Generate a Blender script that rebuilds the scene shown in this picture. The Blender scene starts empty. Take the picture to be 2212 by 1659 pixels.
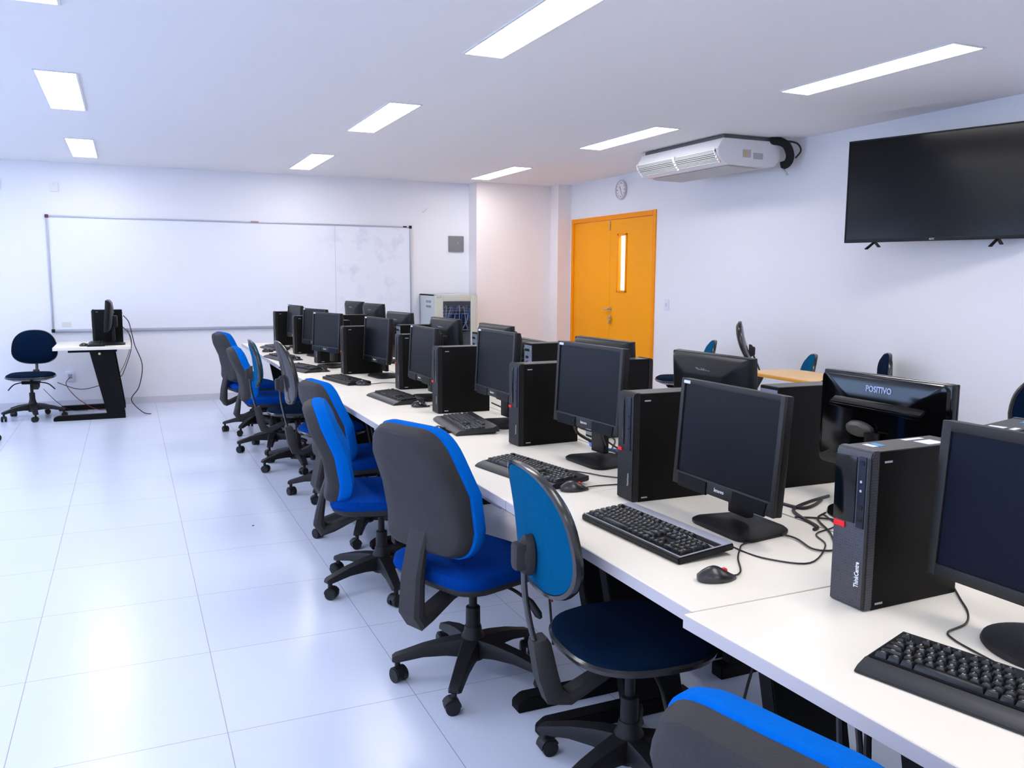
import bpy, bmesh, math, random
from mathutils import Vector, Matrix
random.seed(7)
C = bpy.context.scene.collection
PI = math.pi
R = math.radians

# ------------------------------------------------------------------ camera, sky, exposure
EYE = 1.44
cam_d = bpy.data.cameras.new('camera'); cam = bpy.data.objects.new('camera', cam_d); C.objects.link(cam)
cam_d.sensor_width = 36; cam_d.lens = 36 * 1836.5 / 2212; cam_d.clip_start = .02
yaw, pitch, roll = .4226, .1246, .0058
cf = Vector((math.sin(yaw)*math.cos(pitch), math.cos(yaw)*math.cos(pitch), -math.sin(pitch)))
cr = Vector((math.cos(yaw), -math.sin(yaw), 0)); cu = cr.cross(cf)
r2 = cr*math.cos(roll) + cu*math.sin(roll); u2 = -cr*math.sin(roll) + cu*math.cos(roll)
cam.matrix_world = Matrix(((r2.x, u2.x, -cf.x, 0), (r2.y, u2.y, -cf.y, 0), (r2.z, u2.z, -cf.z, EYE), (0, 0, 0, 1)))
bpy.context.scene.camera = cam
w = bpy.data.worlds.new('world'); bpy.context.scene.world = w; w.use_nodes = True
w.node_tree.nodes['Background'].inputs[0].default_value = (.52, .68, 1, 1)
w.node_tree.nodes['Background'].inputs[1].default_value = 5.4
vs = bpy.context.scene.view_settings
bpy.context.scene.display_settings.display_device = 'sRGB'
vs.view_transform = 'Standard'; vs.look = 'None'; vs.gamma = 1; vs.use_curve_mapping = False
vs.exposure = 0.60
LAMP = 12.5

# ------------------------------------------------------------------ materials
def srgb(r, g, b):
    f = lambda c: (c/255/12.92) if c/255 <= .04045 else ((c/255+.055)/1.055)**2.4
    return (f(r), f(g), f(b), 1)
MATS = {}
def mat(name, col, rough=.5, metal=0, spec=.5, bump=0, bscale=400, vary=0, vscale=3, emit=None, es=0, coat=0):
    m = bpy.data.materials.new(name); m.use_nodes = True
    nt = m.node_tree; b = nt.nodes['Principled BSDF']
    b.inputs['Base Color'].default_value = col; b.inputs['Roughness'].default_value = rough
    b.inputs['Metallic'].default_value = metal; b.inputs['Specular IOR Level'].default_value = spec
    b.inputs['Coat Weight'].default_value = coat
    tc = nt.nodes.new('ShaderNodeTexCoord')
    if vary:
        n = nt.nodes.new('ShaderNodeTexNoise'); n.inputs['Scale'].default_value = vscale; n.inputs['Detail'].default_value = 4
        nt.links.new(tc.outputs['Object'], n.inputs['Vector'])
        mx = nt.nodes.new('ShaderNodeMix'); mx.data_type = 'RGBA'
        mx.inputs[6].default_value = tuple(c*(1-vary) for c in col[:3])+(1,); mx.inputs[7].default_value = tuple(min(1, c*(1+vary)) for c in col[:3])+(1,)
        nt.links.new(n.outputs['Fac'], mx.inputs[0]); nt.links.new(mx.outputs[2], b.inputs['Base Color'])
    if bump:
        n2 = nt.nodes.new('ShaderNodeTexNoise'); n2.inputs['Scale'].default_value = bscale
        nt.links.new(tc.outputs['Object'], n2.inputs['Vector'])
        bp = nt.nodes.new('ShaderNodeBump'); bp.inputs['Strength'].default_value = bump; bp.inputs['Distance'].default_value = .002
        nt.links.new(n2.outputs['Fac'], bp.inputs['Height']); nt.links.new(bp.outputs[0], b.inputs['Normal'])
    if emit:
        b.inputs['Emission Color'].default_value = emit; b.inputs['Emission Strength'].default_value = es
    MATS[name] = m
    return m
wall_m = mat('wall_paint', (.80, .80, .84, 1), .6, spec=.3, bump=.15, bscale=60)
ceil_m = mat('ceiling_paint', (.84, .82, .82, 1), .8, spec=.2, bump=.1, bscale=40)
column_m = mat('column_paint', (.86, .80, .79, 1), .6, spec=.3, bump=.15, bscale=60)
base_m = mat('skirting_tile', (.60, .60, .65, 1), .35)
orange_m = mat('orange_door_paint', (1.0, .37, .0, 1), .5, spec=.25, vary=.04, vscale=2)
orange_f = mat('orange_frame_paint', (.95, .30, .0, 1), .5, spec=.25)
alu = mat('aluminium', (.55, .55, .58, 1), .35, .9)
steel = mat('steel', (.5, .5, .5, 1), .25, 1)
board_frame = mat('grey_metal_frame', (.42, .43, .50, 1), .4, .4)
redcap = mat('dark_red_plastic', (.12, .012, .03, 1), .4)
desk_m = mat('cream_melamine', (.86, .80, .69, 1), .42, spec=.35, vary=.015, vscale=6)
edge_m = mat('shade_toned_edge_band', (.50, .47, .49, 1), .5)  # lavender-grey look the lighting gives the desk edges, put into the colour
apron_m = mat('grey_apron', (.40, .40, .45, 1), .6)
leg_m = mat('black_steel', (.003, .003, .0035, 1), .6, spec=.15)
blk = mat('black_plastic', (.005, .005, .006, 1), .4, spec=.25, bump=.1, bscale=900)
blk_soft = mat('black_textured_plastic', (.007, .007, .008, 1), .5, spec=.3, bump=.3, bscale=700)
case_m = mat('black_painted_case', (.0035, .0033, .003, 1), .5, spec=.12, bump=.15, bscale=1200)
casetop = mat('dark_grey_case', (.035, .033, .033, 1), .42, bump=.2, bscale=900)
gloss = mat('glossy_black', (.002, .002, .0025, 1), .10, spec=.35)
screen_m = mat('dark_screen', (.003, .003, .005, 1), .35, spec=.16)
screen_b = mat('dark_bluish_screen', (.0015, .003, .012, 1), .36, spec=.14)
bezel_m = mat('charcoal_bezel', (.016, .015, .014, 1), .42, spec=.3)
port_m = mat('blue_black_port_strip', (.006, .009, .022, 1), .35, spec=.3)
red_m = mat('red_plastic', (.75, .005, .01, 1), .4)
white_ink = mat('white_ink', (.8, .82, .85, 1), .5)
grey_ink = mat('grey_ink', (.35, .37, .42, 1), .4)
badge_blue = mat('blue_sticker', (.02, .25, .55, 1), .4)
white_label = mat('white_label', (.75, .76, .85, 1), .4)
silver = mat('silver_plastic', (.42, .43, .50, 1), .35, .3)
iron_io = mat('bare_metal_panel', (.30, .34, .42, 1), .4, .6)
grey_shell = mat('dark_grey_chair_shell', (.030, .028, .030, 1), .6, spec=.25, bump=.5, bscale=500)
base_grey = mat('black_nylon', (.010, .010, .012, 1), .5, spec=.3, bump=.2, bscale=600)
blue_f = mat('royal_blue_fabric', (.0, .125, .55, 1), .95, spec=.05, bump=.5, bscale=900, vary=.12, vscale=60)
blue_d = mat('shaded_royal_blue_fabric', (.0, .038, .24, 1), .95, spec=.05, bump=.5, bscale=900, vary=.15, vscale=60)  # same royal blue for the seats, their shade painted into the colour
teal_f = mat('teal_fabric', (.0, .085, .20, 1), .95, spec=.05, bump=.5, bscale=900, vary=.15, vscale=60)
navy_f = mat('navy_fabric', (.002, .010, .030, 1), .95, spec=.05, bump=.5, bscale=900, vary=.3, vscale=60)
foam_m = mat('yellow_foam', (.65, .50, .08, 1), .9)
bar_m = mat('satin_black_bar', (.0015, .0015, .002, 1), .3, spec=.2)
rim_m = mat('shiny_black_rim', (.02, .02, .022, 1), .22, spec=.6)
cable_m = mat('black_cable', (.012, .011, .012, 1), .45)
red_cable = mat('red_cable', (.16, .01, .01, 1), .5)
blue_cable = mat('blue_cable', (.03, .15, .75, 1), .45)
white_cable = mat('white_cable', (.7, .72, .8, 1), .45)
key_ink = mat('key_legend_ink', (.45, .47, .5, 1), .5)
key_m = mat('black_keycap', (.006, .0065, .008, 1), .36, spec=.4)
rest_m = mat('charcoal_palm_rest', (.018, .019, .023, 1), .4, spec=.4)
rack_m = mat('beige_steel', (.56, .57, .50, 1), .5)
rack_side = mat('grey_beige_steel', (.50, .53, .54, 1), .5)
ac_m = mat('white_ac_plastic', (.80, .78, .80, 1), .4)
ac_dark = mat('ac_slot', (.22, .22, .22, 1), .6)
foam_blk = mat('black_pipe_foam', (.008, .008, .008, 1), .9)
plate_m = mat('grey_plate', (.19, .19, .20, 1), .6)
switch_m = mat('switch_plate', (.75, .75, .84, 1), .35)
wood_o = mat('orange_wood_top', (.80, .50, .20, 1), .4, vary=.1, vscale=8)
wood_e = mat('orange_edge', (.70, .32, .03, 1), .4)
clock_f = mat('clock_face', (.80, .78, .80, 1), .4)
clock_i = mat('clock_ink', (.16, .12, .17, 1), .5)
clock_r = mat('clock_rim', (.62, .55, .60, 1), .35)
brown_m = mat('brown_debris', (.06, .03, .01, 1), .8)
out_m = mat('window_frame_white', (.75, .75, .76, 1), .4)
def glass_mat(name, tint=(.9, .95, 1, 1), amount=.15):
    m = bpy.data.materials.new(name); m.use_nodes = True; nt = m.node_tree
    nt.nodes.remove(nt.nodes['Principled BSDF'])
    t = nt.nodes.new('ShaderNodeBsdfTransparent'); t.inputs[0].default_value = tint
    g = nt.nodes.new('ShaderNodeBsdfGlossy'); g.inputs['Roughness'].default_value = .05
    mx = nt.nodes.new('ShaderNodeMixShader'); mx.inputs[0].default_value = amount
    nt.links.new(t.outputs[0], mx.inputs[1]); nt.links.new(g.outputs[0], mx.inputs[2])
    nt.links.new(mx.outputs[0], nt.nodes['Material Output'].inputs[0]); return m
glass_m = glass_mat('window_glass', amount=.08)
glass_dark = glass_mat('tinted_glass', (.80, .82, .88, 1), .06)
lamp_m = mat('lit_diffuser', (.9, .95, .95, 1), .5, emit=(1.0, .97, .95, 1), es=LAMP)
# floor tiles
floor_m = mat('floor_tile', (.7, .72, .8, 1), .24, spec=.5)
def _floor():
    nt = floor_m.node_tree; b = nt.nodes['Principled BSDF']
    tc = nt.nodes.new('ShaderNodeTexCoord'); mp = nt.nodes.new('ShaderNodeMapping')
    mp.inputs['Location'].default_value = (.397, -2.685 + 10*.639, 0)
    br = nt.nodes.new('ShaderNodeTexBrick'); br.offset = 0; br.squash = 1
    br.inputs['Scale'].default_value = 1; br.inputs['Brick Width'].default_value = .622; br.inputs['Row Height'].default_value = .639
    br.inputs['Mortar Size'].default_value = .0016; br.inputs['Mortar Smooth'].default_value = .3; br.inputs['Bias'].default_value = 0
    br.inputs['Color1'].default_value = (.62, .665, .80, 1); br.inputs['Color2'].default_value = (.605, .65, .785, 1); br.inputs['Mortar'].default_value = (.36, .31, .40, 1)
    nt.links.new(tc.outputs['Object'], mp.inputs[0]); nt.links.new(mp.outputs[0], br.inputs['Vector'])
    n = nt.nodes.new('ShaderNodeTexNoise'); n.inputs['Scale'].default_value = 2.2; n.inputs['Detail'].default_value = 6
    nt.links.new(tc.outputs['Object'], n.inputs['Vector'])
    rm = nt.nodes.new('ShaderNodeMapRange'); rm.inputs[1].default_value = .3; rm.inputs[2].default_value = .7; rm.inputs[3].default_value = .23; rm.inputs[4].default_value = .26
    nt.links.new(n.outputs['Fac'], rm.inputs[0]); nt.links.new(rm.outputs[0], b.inputs['Roughness'])
    nt.links.new(br.outputs['Color'], b.inputs['Base Color'])
_floor()
# whiteboard with marker smudges
wb_m = mat('whiteboard_surface', (.78, .80, .86, 1), .3, spec=.4)
def _wb():
    nt = wb_m.node_tree; b = nt.nodes['Principled BSDF']; tc = nt.nodes.new('ShaderNodeTexCoord')
    n = nt.nodes.new('ShaderNodeTexNoise'); n.inputs['Scale'].default_value = 2.6; n.inputs['Detail'].default_value = 8; n.inputs['Roughness'].default_value = .65
    nt.links.new(tc.outputs['Object'], n.inputs['Vector'])
    r = nt.nodes.new('ShaderNodeValToRGB'); r.color_ramp.elements[0].position = .53; r.color_ramp.elements[1].position = .78
    r.color_ramp.elements[0].color = (0, 0, 0, 1); r.color_ramp.elements[1].color = (1, 1, 1, 1)
    nt.links.new(n.outputs['Fac'], r.inputs[0])
    sx = nt.nodes.new('ShaderNodeSeparateXYZ'); nt.links.new(tc.outputs['Object'], sx.inputs[0])
    g = nt.nodes.new('ShaderNodeMapRange'); g.inputs[1].default_value = .75; g.inputs[2].default_value = 1.15
    nt.links.new(sx.outputs[0], g.inputs[0])
    mu = nt.nodes.new('ShaderNodeMath'); mu.operation = 'MULTIPLY'; nt.links.new(r.outputs[0], mu.inputs[0]); nt.links.new(g.outputs[0], mu.inputs[1])
    mx = nt.nodes.new('ShaderNodeMix'); mx.data_type = 'RGBA'; mx.inputs[6].default_value = (.78, .80, .86, 1); mx.inputs[7].default_value = (.56, .57, .70, 1)
    nt.links.new(mu.outputs[0], mx.inputs[0]); nt.links.new(mx.outputs[2], b.inputs['Base Color'])
_wb()
# perforated front of the near tower
mesh_m = mat('perforated_black', (.014, .014, .018, 1), .4)
def _mesh():
    nt = mesh_m.node_tree; b = nt.nodes['Principled BSDF']; tc = nt.nodes.new('ShaderNodeTexCoord')
    v = nt.nodes.new('ShaderNodeTexVoronoi'); v.inputs['Scale'].default_value = 170; v.inputs['Randomness'].default_value = .12
    nt.links.new(tc.outputs['Object'], v.inputs['Vector'])
    r = nt.nodes.new('ShaderNodeValToRGB'); r.color_ramp.elements[0].position = .25; r.color_ramp.elements[1].position = .4
    r.color_ramp.elements[0].color = (.001, .001, .001, 1); r.color_ramp.elements[1].color = (.045, .045, .055, 1)
    nt.links.new(v.outputs['Distance'], r.inputs[0]); nt.links.new(r.outputs[0], b.inputs['Base Color'])
_mesh()

# ------------------------------------------------------------------ mesh helpers
class MB:
    def __init__(s): s.v = []; s.f = []
    def add(s, vs, fs, M=None):
        k = len(s.v)
        for p in vs:
            p = Vector(p); s.v.append(tuple(M @ p) if M else tuple(p))
        for f in fs: s.f.append(tuple(i+k for i in f))
        return s
    def bm(s, bm, M=None):
        bm.verts.index_update()
        s.add([v.co for v in bm.verts], [[v.index for v in f.verts] for f in bm.faces], M); bm.free(); return s
    def box(s, c, d, bev=0, seg=2, M=None, taper=None):
        bm = bmesh.new(); bmesh.ops.create_cube(bm, size=1)
        for v in bm.verts:
            t = 1
            if taper and v.co.z > 0: t = taper
            v.co = Vector((c[0]+v.co.x*d[0]*t, c[1]+v.co.y*d[1]*t, c[2]+v.co.z*d[2]))
        if bev: bmesh.ops.bevel(bm, geom=bm.edges[:], offset=bev, segments=seg, affect='EDGES', profile=.6, clamp_overlap=True)
        return s.bm(bm, M)
    def prism(s, poly, axis, a, b, bev=0, M=None):
        bm = bmesh.new()
        def P(p, t): return {'x': (t, p[0], p[1]), 'y': (p[0], t, p[1]), 'z': (p[0], p[1], t)}[axis]
        A = [bm.verts.new(P(p, a)) for p in poly]; B = [bm.verts.new(P(p, b)) for p in poly]
        bm.faces.new(A); bm.faces.new(B[::-1]); n = len(poly)
        for i in range(n): bm.faces.new((A[i], B[i], B[(i+1) % n], A[(i+1) % n]))
        bmesh.ops.recalc_face_normals(bm, faces=bm.faces[:])
        if bev: bmesh.ops.bevel(bm, geom=bm.edges[:], offset=bev, segments=2, affect='EDGES', clamp_overlap=True)
        return s.bm(bm, M)
    def lathe(s, prof, n=20, c=(0, 0, 0), M=None, sx=1, sy=1):
        k = len(prof); vs = []; fs = []
        for i in range(n):
            a = 2*PI*i/n
            for r, z in prof: vs.append((c[0]+r*sx*math.cos(a), c[1]+r*sy*math.sin(a), c[2]+z))
        for i in range(n):
            j = (i+1) % n
            for q in range(k-1): fs.append((i*k+q, j*k+q, j*k+q+1, i*k+q+1))
        fs.append([i*k for i in range(n)][::-1]); fs.append([i*k+k-1 for i in range(n)])
        return s.add(vs, fs, M)
    def cyl(s, p, q, r, n=14, r2=None):
        p = Vector(p); q = Vector(q); d = q-p; M = Matrix.Translation(p) @ d.to_track_quat('Z', 'Y').to_matrix().to_4x4()
        return s.lathe([(r, 0), (r2 if r2 is not None else r, d.length)], n, M=M)
    def tube(s, pts, r, n=8, rs=None, flat=1, up=None):
        pts = [Vector(p) for p in pts]; vs = []; fs = []; prev = None
        for i, p in enumerate(pts):
            d = (pts[min(i+1, len(pts)-1)]-pts[max(i-1, 0)]).normalized()
            a = Vector(up) if up else (prev or (Vector((0, 0, 1)) if abs(d.z) < .9 else Vector((1, 0, 0))))
            x = a - d*a.dot(d); x.normalize(); prev = x; y = d.cross(x)
            rr = rs[i] if rs else r
            for k in range(n):
                t = 2*PI*k/n; vs.append(p + x*rr*math.cos(t)*flat + y*rr*math.sin(t))
        for i in range(len(pts)-1):
            for k in range(n): fs.append((i*n+k, i*n+(k+1) % n, (i+1)*n+(k+1) % n, (i+1)*n+k))
        fs.append(list(range(n))[::-1]); fs.append([(len(pts)-1)*n+k for k in range(n)])
        return s.add(vs, fs)
    def rings(s, rings, M=None, cap=True):
        n = len(rings[0]); vs = [p for r in rings for p in r]; fs = []
        for i in range(len(rings)-1):
            for k in range(n): fs.append((i*n+k, i*n+(k+1) % n, (i+1)*n+(k+1) % n, (i+1)*n+k))
        if cap: fs.append(list(range(n))[::-1]); fs.append([(len(rings)-1)*n+k for k in range(n)])
        return s.add(vs, fs, M)
    def build(s, name, m, parent=None, sharp=35, loc=None):
        me = bpy.data.meshes.new(name); me.from_pydata(s.v, [], s.f); me.validate()
        bm = bmesh.new(); bm.from_mesh(me); bmesh.ops.recalc_face_normals(bm, faces=bm.faces[:]); bm.to_mesh(me); bm.free()
        me.shade_smooth(); me.set_sharp_from_angle(angle=R(sharp)); me.materials.append(m)
        o = bpy.data.objects.new(name, me); C.objects.link(o)
        if parent: o.parent = parent
        if loc: o.location = loc
        return o
def tag(o, label, cat, group=None, kind=None):
    if label: o['label'] = label
    if cat: o['category'] = cat
    if group: o['group'] = group
    if kind: o['kind'] = kind
    return o
def thing(name, label, cat, loc=(0, 0, 0), rz=0, group=None):
    o = bpy.data.objects.new(name, None); C.objects.link(o); o.empty_display_size = .1
    o.location = loc; o.rotation_euler = (0, 0, rz); return tag(o, label, cat, group)
def struct(name, mb, m, parent=None):
    o = mb.build(name, m, parent)
    if not parent: o['kind'] = 'structure'
    return o
def kids(o): return [c for c in bpy.data.objects if c.parent == o]
def dup(o, parent=None, **k):
    c = o.copy(); C.objects.link(c)
    if parent: c.parent = parent
    for ch in kids(o): dup(ch, c)
    if k:
        c.location = k['loc']; c.rotation_euler = (0, 0, k['rz'])
        tag(c, k.get('label'), None, k.get('group'))
    return c
def text(body, size, m, parent, M, name='lettering', depth=.0004, squash=1, bold=0):
    cu_ = bpy.data.curves.new(name, 'FONT'); cu_.body = body; cu_.size = size; cu_.extrude = depth; cu_.align_x = 'CENTER'; cu_.align_y = 'CENTER'; cu_.resolution_u = 2
    cu_.offset = bold
    to = bpy.data.objects.new(name, cu_); C.objects.link(to)
    me = bpy.data.meshes.new_from_object(to.evaluated_get(bpy.context.evaluated_depsgraph_get()))
    bpy.data.objects.remove(to); bpy.data.curves.remove(cu_)
    me.transform(M @ Matrix.Diagonal((squash, 1, 1, 1))); me.materials.clear(); me.materials.append(m)
    o = bpy.data.objects.new(name, me); C.objects.link(o); o.parent = parent; return o
def basis(o, x, y):
    x = Vector(x).normalized(); y = Vector(y).normalized(); z = x.cross(y)
    return Matrix(((x.x, y.x, z.x, o[0]), (x.y, y.y, z.y, o[1]), (x.z, y.z, z.z, o[2]), (0, 0, 0, 1)))
def rrect(w, h, r, n=4):
    out = []
    for cx, cy, a0 in ((w/2-r, h/2-r, 0), (-w/2+r, h/2-r, 90), (-w/2+r, -h/2+r, 180), (w/2-r, -h/2+r, 270)):
        for i in range(n+1):
            a = R(a0+90*i/n); out.append((cx+r*math.cos(a), cy+r*math.sin(a)))
    return out
def smooth(pts, k=6):
    P_ = [Vector(p) for p in pts]; out = []
    for i in range(len(P_)-1):
        p0 = P_[max(i-1, 0)]; p1 = P_[i]; p2 = P_[i+1]; p3 = P_[min(i+2, len(P_)-1)]
        for j in range(k):
            t = j/k; out.append(.5*((2*p1)+(-p0+p2)*t+(2*p0-5*p1+4*p2-p3)*t*t+(-p0+3*p1-3*p2+p3)*t**3))
    out.append(P_[-1]); return out

# ------------------------------------------------------------------ room
XL, XR, YB, YF, H = -3.1, 5.30, 10.42, -2.6, 2.63
DY0, DY1, DZ = 7.96, 9.90, 2.185            # double door opening
struct('floor', MB().box((1.1+.9, (YB+YF)/2, -.05), (XR-XL+2.4+.2, YB-YF+.4, .1)), floor_m)
struct('ceiling', MB().box((1.1+.9, (YB+YF)/2, H+.06), (XR-XL+2.4+.2, YB-YF+.4, .12)), ceil_m)
struct('wall_back', MB().box(((XL+XR)/2, YB+.1, H/2), (XR-XL+.4, .2, H)), wall_m)
struct('wall_front', MB().box(((XL+XR)/2, YF-.1, H/2), (XR-XL+.4, .2, H)), wall_m)
b = MB(); t = .16
b.box((XR+t/2, (YF+DY0)/2, H/2), (t, DY0-YF, H)); b.box((XR+t/2, (DY1+YB)/2, H/2), (t, YB-DY1, H)); b.box((XR+t/2, (DY0+DY1)/2, (DZ+H)/2), (t, DY1-DY0, H-DZ))
struct('wall_right', b, wall_m)
WY = [(-1.2, 1.3), (2.0, 4.5), (5.2, 7.7), (8.2, 9.9)]
WZ0, WZ1 = 1.05, 2.15
b = MB(); b.box((XL-.1, (YF+YB)/2, WZ0/2), (.2, YB-YF, WZ0)); b.box((XL-.1, (YF+YB)/2, (WZ1+H)/2), (.2, YB-YF, H-WZ1))
ys = [YF] + [v for p in WY for v in p] + [YB]
for i in range(0, len(ys), 2): b.box((XL-.1, (ys[i]+ys[i+1])/2, (WZ0+WZ1)/2), (.2, ys[i+1]-ys[i], WZ1-WZ0))
struct('wall_left', b, wall_m)
for i, (a, c) in enumerate(WY):
    f = MB(); m_ = (a+c)/2; z_ = (WZ0+WZ1)/2
    for y in (a+.03, m_, c-.03): f.box((XL-.1, y, z_), (.06, .06, WZ1-WZ0))
    for z in (WZ0+.03, WZ1-.03): f.box((XL-.1, m_, z), (.06, c-a, .06))
    fo = struct('window_%d' % (i+1), f, out_m)
    for (p, q) in ((a+.06, m_-.03), (m_+.03, c-.06)): MB().box((XL-.1, (p+q)/2, z_), (.006, q-p, WZ1-WZ0-.12)).build('pane', glass_m, fo)
# corner columns
struct('trim_1', MB().box(((4.06+XR)/2, (10.15+YB)/2, H/2), (XR-4.06, YB-10.15, H)), column_m)
struct('trim_2', MB().box(((5.11+XR)/2, (9.94+10.15)/2, H/2), (XR-5.11, .21, H)), column_m)
# skirting
struct('baseboard_back', MB().box(((XL+4.06)/2, YB-.006, .0375), (4.06-XL, .012, .075)), base_m)
struct('baseboard_right', MB().box((XR-.006, (YF+DY0)/2, .0375), (.012, DY0-YF, .075)), base_m)
# corridor behind the door
b = MB(); b.box((XR+1.5, 8.9, H/2), (.1, 3.6, H)); b.box((XR+.8, 7.05, H/2), (1.3, .1, H)); b.box((XR+.8, 10.75, H/2), (1.3, .1, H))
struct('wall_corridor', b, wall_m)
# double door
dr = bpy.data.objects.new('door_1', None); C.objects.link(dr); dr['kind'] = 'structure'
b = MB(); fw = .055
b.box((XR+.07, DY0+fw/2-.002, DZ/2), (.17, fw, DZ+.004), .003); b.box((XR+.07, DY1-fw/2, DZ/2), (.17, fw, DZ), .003); b.box((XR+.07, (DY0+DY1)/2, DZ-fw/2), (.17, DY1-DY0-2*fw, fw), .003)
b.build('door_frame', orange_f, dr)
SE = 8.935; lx = XR+.022
MB().box((lx, (SE+.002+DY1-fw-.002)/2, (DZ-fw)/2), (.04, DY1-fw-SE-.006, DZ-fw-.01), .003).build('door_leaf', orange_m, dr)
v0, v1, q0, q1 = 8.57, 8.75, 1.285, 1.945
b = MB(); y0, y1, zt = DY0+fw+.003, SE-.002, DZ-fw-.005
b.box((lx, (y0+v0)/2, zt/2), (.04, v0-y0, zt)); b.box((lx, (v1+y1)/2, zt/2), (.04, y1-v1, zt)); b.box((lx, (v0+v1)/2, q0/2), (.04, v1-v0, q0)); b.box((lx, (v0+v1)/2, (q1+zt)/2), (.04, v1-v0, zt-q1))
leaf = b.build('door_leaf', orange_m, dr)
b = MB()
for y in (v0, v1): b.box((lx-.012, y, (q0+q1)/2), (.04, .025, q1-q0+.025), .004)
for z in (q0, q1): b.box((lx-.012, (v0+v1)/2, z), (.04, v1-v0+.025, .025), .004)
b.build('vision_frame', orange_f, leaf); MB().box((lx, (v0+v1)/2, (q0+q1)/2), (.006, v1-v0, q1-q0)).build('vision_pane', glass_m, leaf)
hy = SE-.035
b = MB().cyl((lx-.02, hy, 1.07), (lx-.028, hy, 1.07), .026); b.cyl((lx-.02, hy, 1.07), (lx-.065, hy, 1.07), .01); b.tube([(lx-.062, hy, 1.07), (lx-.066, hy+.05, 1.07), (lx-.062, hy+.12, 1.068)], .0095)
b.build('door_handle', steel, leaf)
b = MB().cyl((lx-.02, hy, .97), (lx-.028, hy, .97), .022); b.cyl((lx-.02, hy, .97), (lx-.04, hy, .97), .009); b.box((lx-.05, hy-.02, .965), (.03, .06, .018), .002); b.box((lx-.04, hy, .915), (.012, .03, .05), .004)
b.build('door_lock', steel, leaf)
MB().box((lx-.025, SE+.01, DZ-fw-.07), (.012, .018, .11), .002).build('door_bolt', steel, leaf)

# ceiling lights
XS = (-2.59, -.442, 1.699, 3.857); YS = (8.57, 5.84, 3.17, .47, -2.2)
names = {(1, 0): 'leftmost square-looking ceiling light nearest the whiteboard wall', (1, 1): 'second ceiling light from the back in the leftmost visible row',
 (1, 2): 'ceiling light cut by the top left corner of the photo', (2, 0): 'recessed ceiling light above the right half of the whiteboard', (2, 1): 'middle ceiling light of the centre row above the desks',
 (2, 2): 'big bright ceiling light cut by the top centre of the photo', (3, 0): 'farthest right ceiling light, small, in front of the pink column', (3, 1): 'long ceiling light just left of the white air conditioner',
 (3, 2): 'long ceiling light at top right, above and left of the television'}
for i, x in enumerate(XS):
    for j, y in enumerate(YS):
        t = thing('ceiling_light', names.get((i, j), 'recessed fluorescent ceiling light outside the photo, column %s from the windows, %s back' % (['first', 'second', 'third', 'fourth'][i], ['farthest', 'fourth', 'middle', 'near', 'nearest'][j])), 'ceiling light', (x+.108, y+.622, H), 0, 'recessed ceiling lights')
        b = MB(); e = .012
        for sx in (-1, 1): b.box((sx*(.108+e/2), 0, -.003), (e, 1.244+2*e, .008)); b.box((0, sx*(.622+e/2), -.003), (.217, e, .008))
        b.build('frame', out_m, t)
        MB().box((0, 0, -.002), (.217, 1.244, .006)).build('diffuser', lamp_m, t)
t = thing('ceiling_light', 'corridor ceiling light behind the orange door', 'ceiling light', (XR+.8, 8.9, H))
MB().box((0, 0, -.01), (.6, 2.6, .02)).build('diffuser', lamp_m, t)

# ------------------------------------------------------------------ whiteboard wall
wb = thing('whiteboard', 'long white marker board with grey metal frame on the back wall', 'whiteboard', (1.255, YB, .84))
X0, X1, hh = -2.01, 2.01, 1.22
MB().box((0, -.010, hh/2), (X1-X0, .014, hh)).build('board', wb_m, wb)
b = MB(); fr = .018
b.box((0, -.016, hh), (X1-X0, .022, fr), .004); b.box((0, -.016, 0), (X1-X0, .026, .03), .004)
for x in (X0, X1): b.box((x, -.016, hh/2), (fr, .024, hh), .004)
b.build('frame', board_frame, wb)
MB().box((1.06, -.0175, hh/2), (.004, .002, hh-.03)).build('panel_seam', alu, wb)
for x, z, m in ((X0, hh, redcap), (X1, hh, blk), (X0, 0, blk)): MB().box((x, -.018, z), (.036, .03, .036), .006).build('corner_cap', m, wb)
MB().box((X0+.13, -.018, .065), (.09, .002, .055)).build('inventory_label', mat('pale_beige_label', (.68, .66, .62, 1), .5), wb)
MB().box((.125, -.02, hh+.004), (.09, .02, .022), .006).build('hanging_clip', mat('brown_clip', (.35, .2, .22, 1), .5), wb)
MB().box((1.94, -.02, hh+.002), (.05, .02, .016), .004).build('hanging_clip', blk, wb)
b = MB().box((0, -.012, 0), (.205, .024, .20), .006); o = b.build('wall_box', plate_m); o.location = (3.88, YB, 1.865); tag(o, 'square grey box on the back wall above the beige cabinet', 'wall box')
MB().cyl((.02, -.024, .01), (.02, -.028, .01), .008).build('screw', alu, o)
for x, lab in ((-1.2, 'pale square cover plate high on the back wall by the left photo edge'), (-.67, 'pale square cover plate high on the back wall above the whiteboard corner')):
    o = MB().box((0, -.005, 0), (.08, .01, .10), .003).build('cover_plate', switch_m); o.location = (x, YB, 2.37); tag(o, lab, 'cover plate')
    MB().cyl((0, -.01, .03), (0, -.012, .03), .004).build('screw', alu, o)
o = MB().tube([(0, 0, 0), (0, -.03, .005), (.03, -.05, .03), (.04, -.05, .05)], .006).build('wall_hook', white_ink); o.location = (3.44, YB, 2.25); tag(o, 'small white hook on the wall right of the whiteboard', 'hook')
o = MB().box((0, -.006, 0), (.08, .012, .115), .004).build('wall_socket', switch_m); o.location = (-.62, YB, .34); tag(o, 'white power socket low on the wall behind the small desk', 'socket')
MB().box((0, -.014, 0), (.04, .006, .05), .002).build('socket_face', grey_ink, o)

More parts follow.
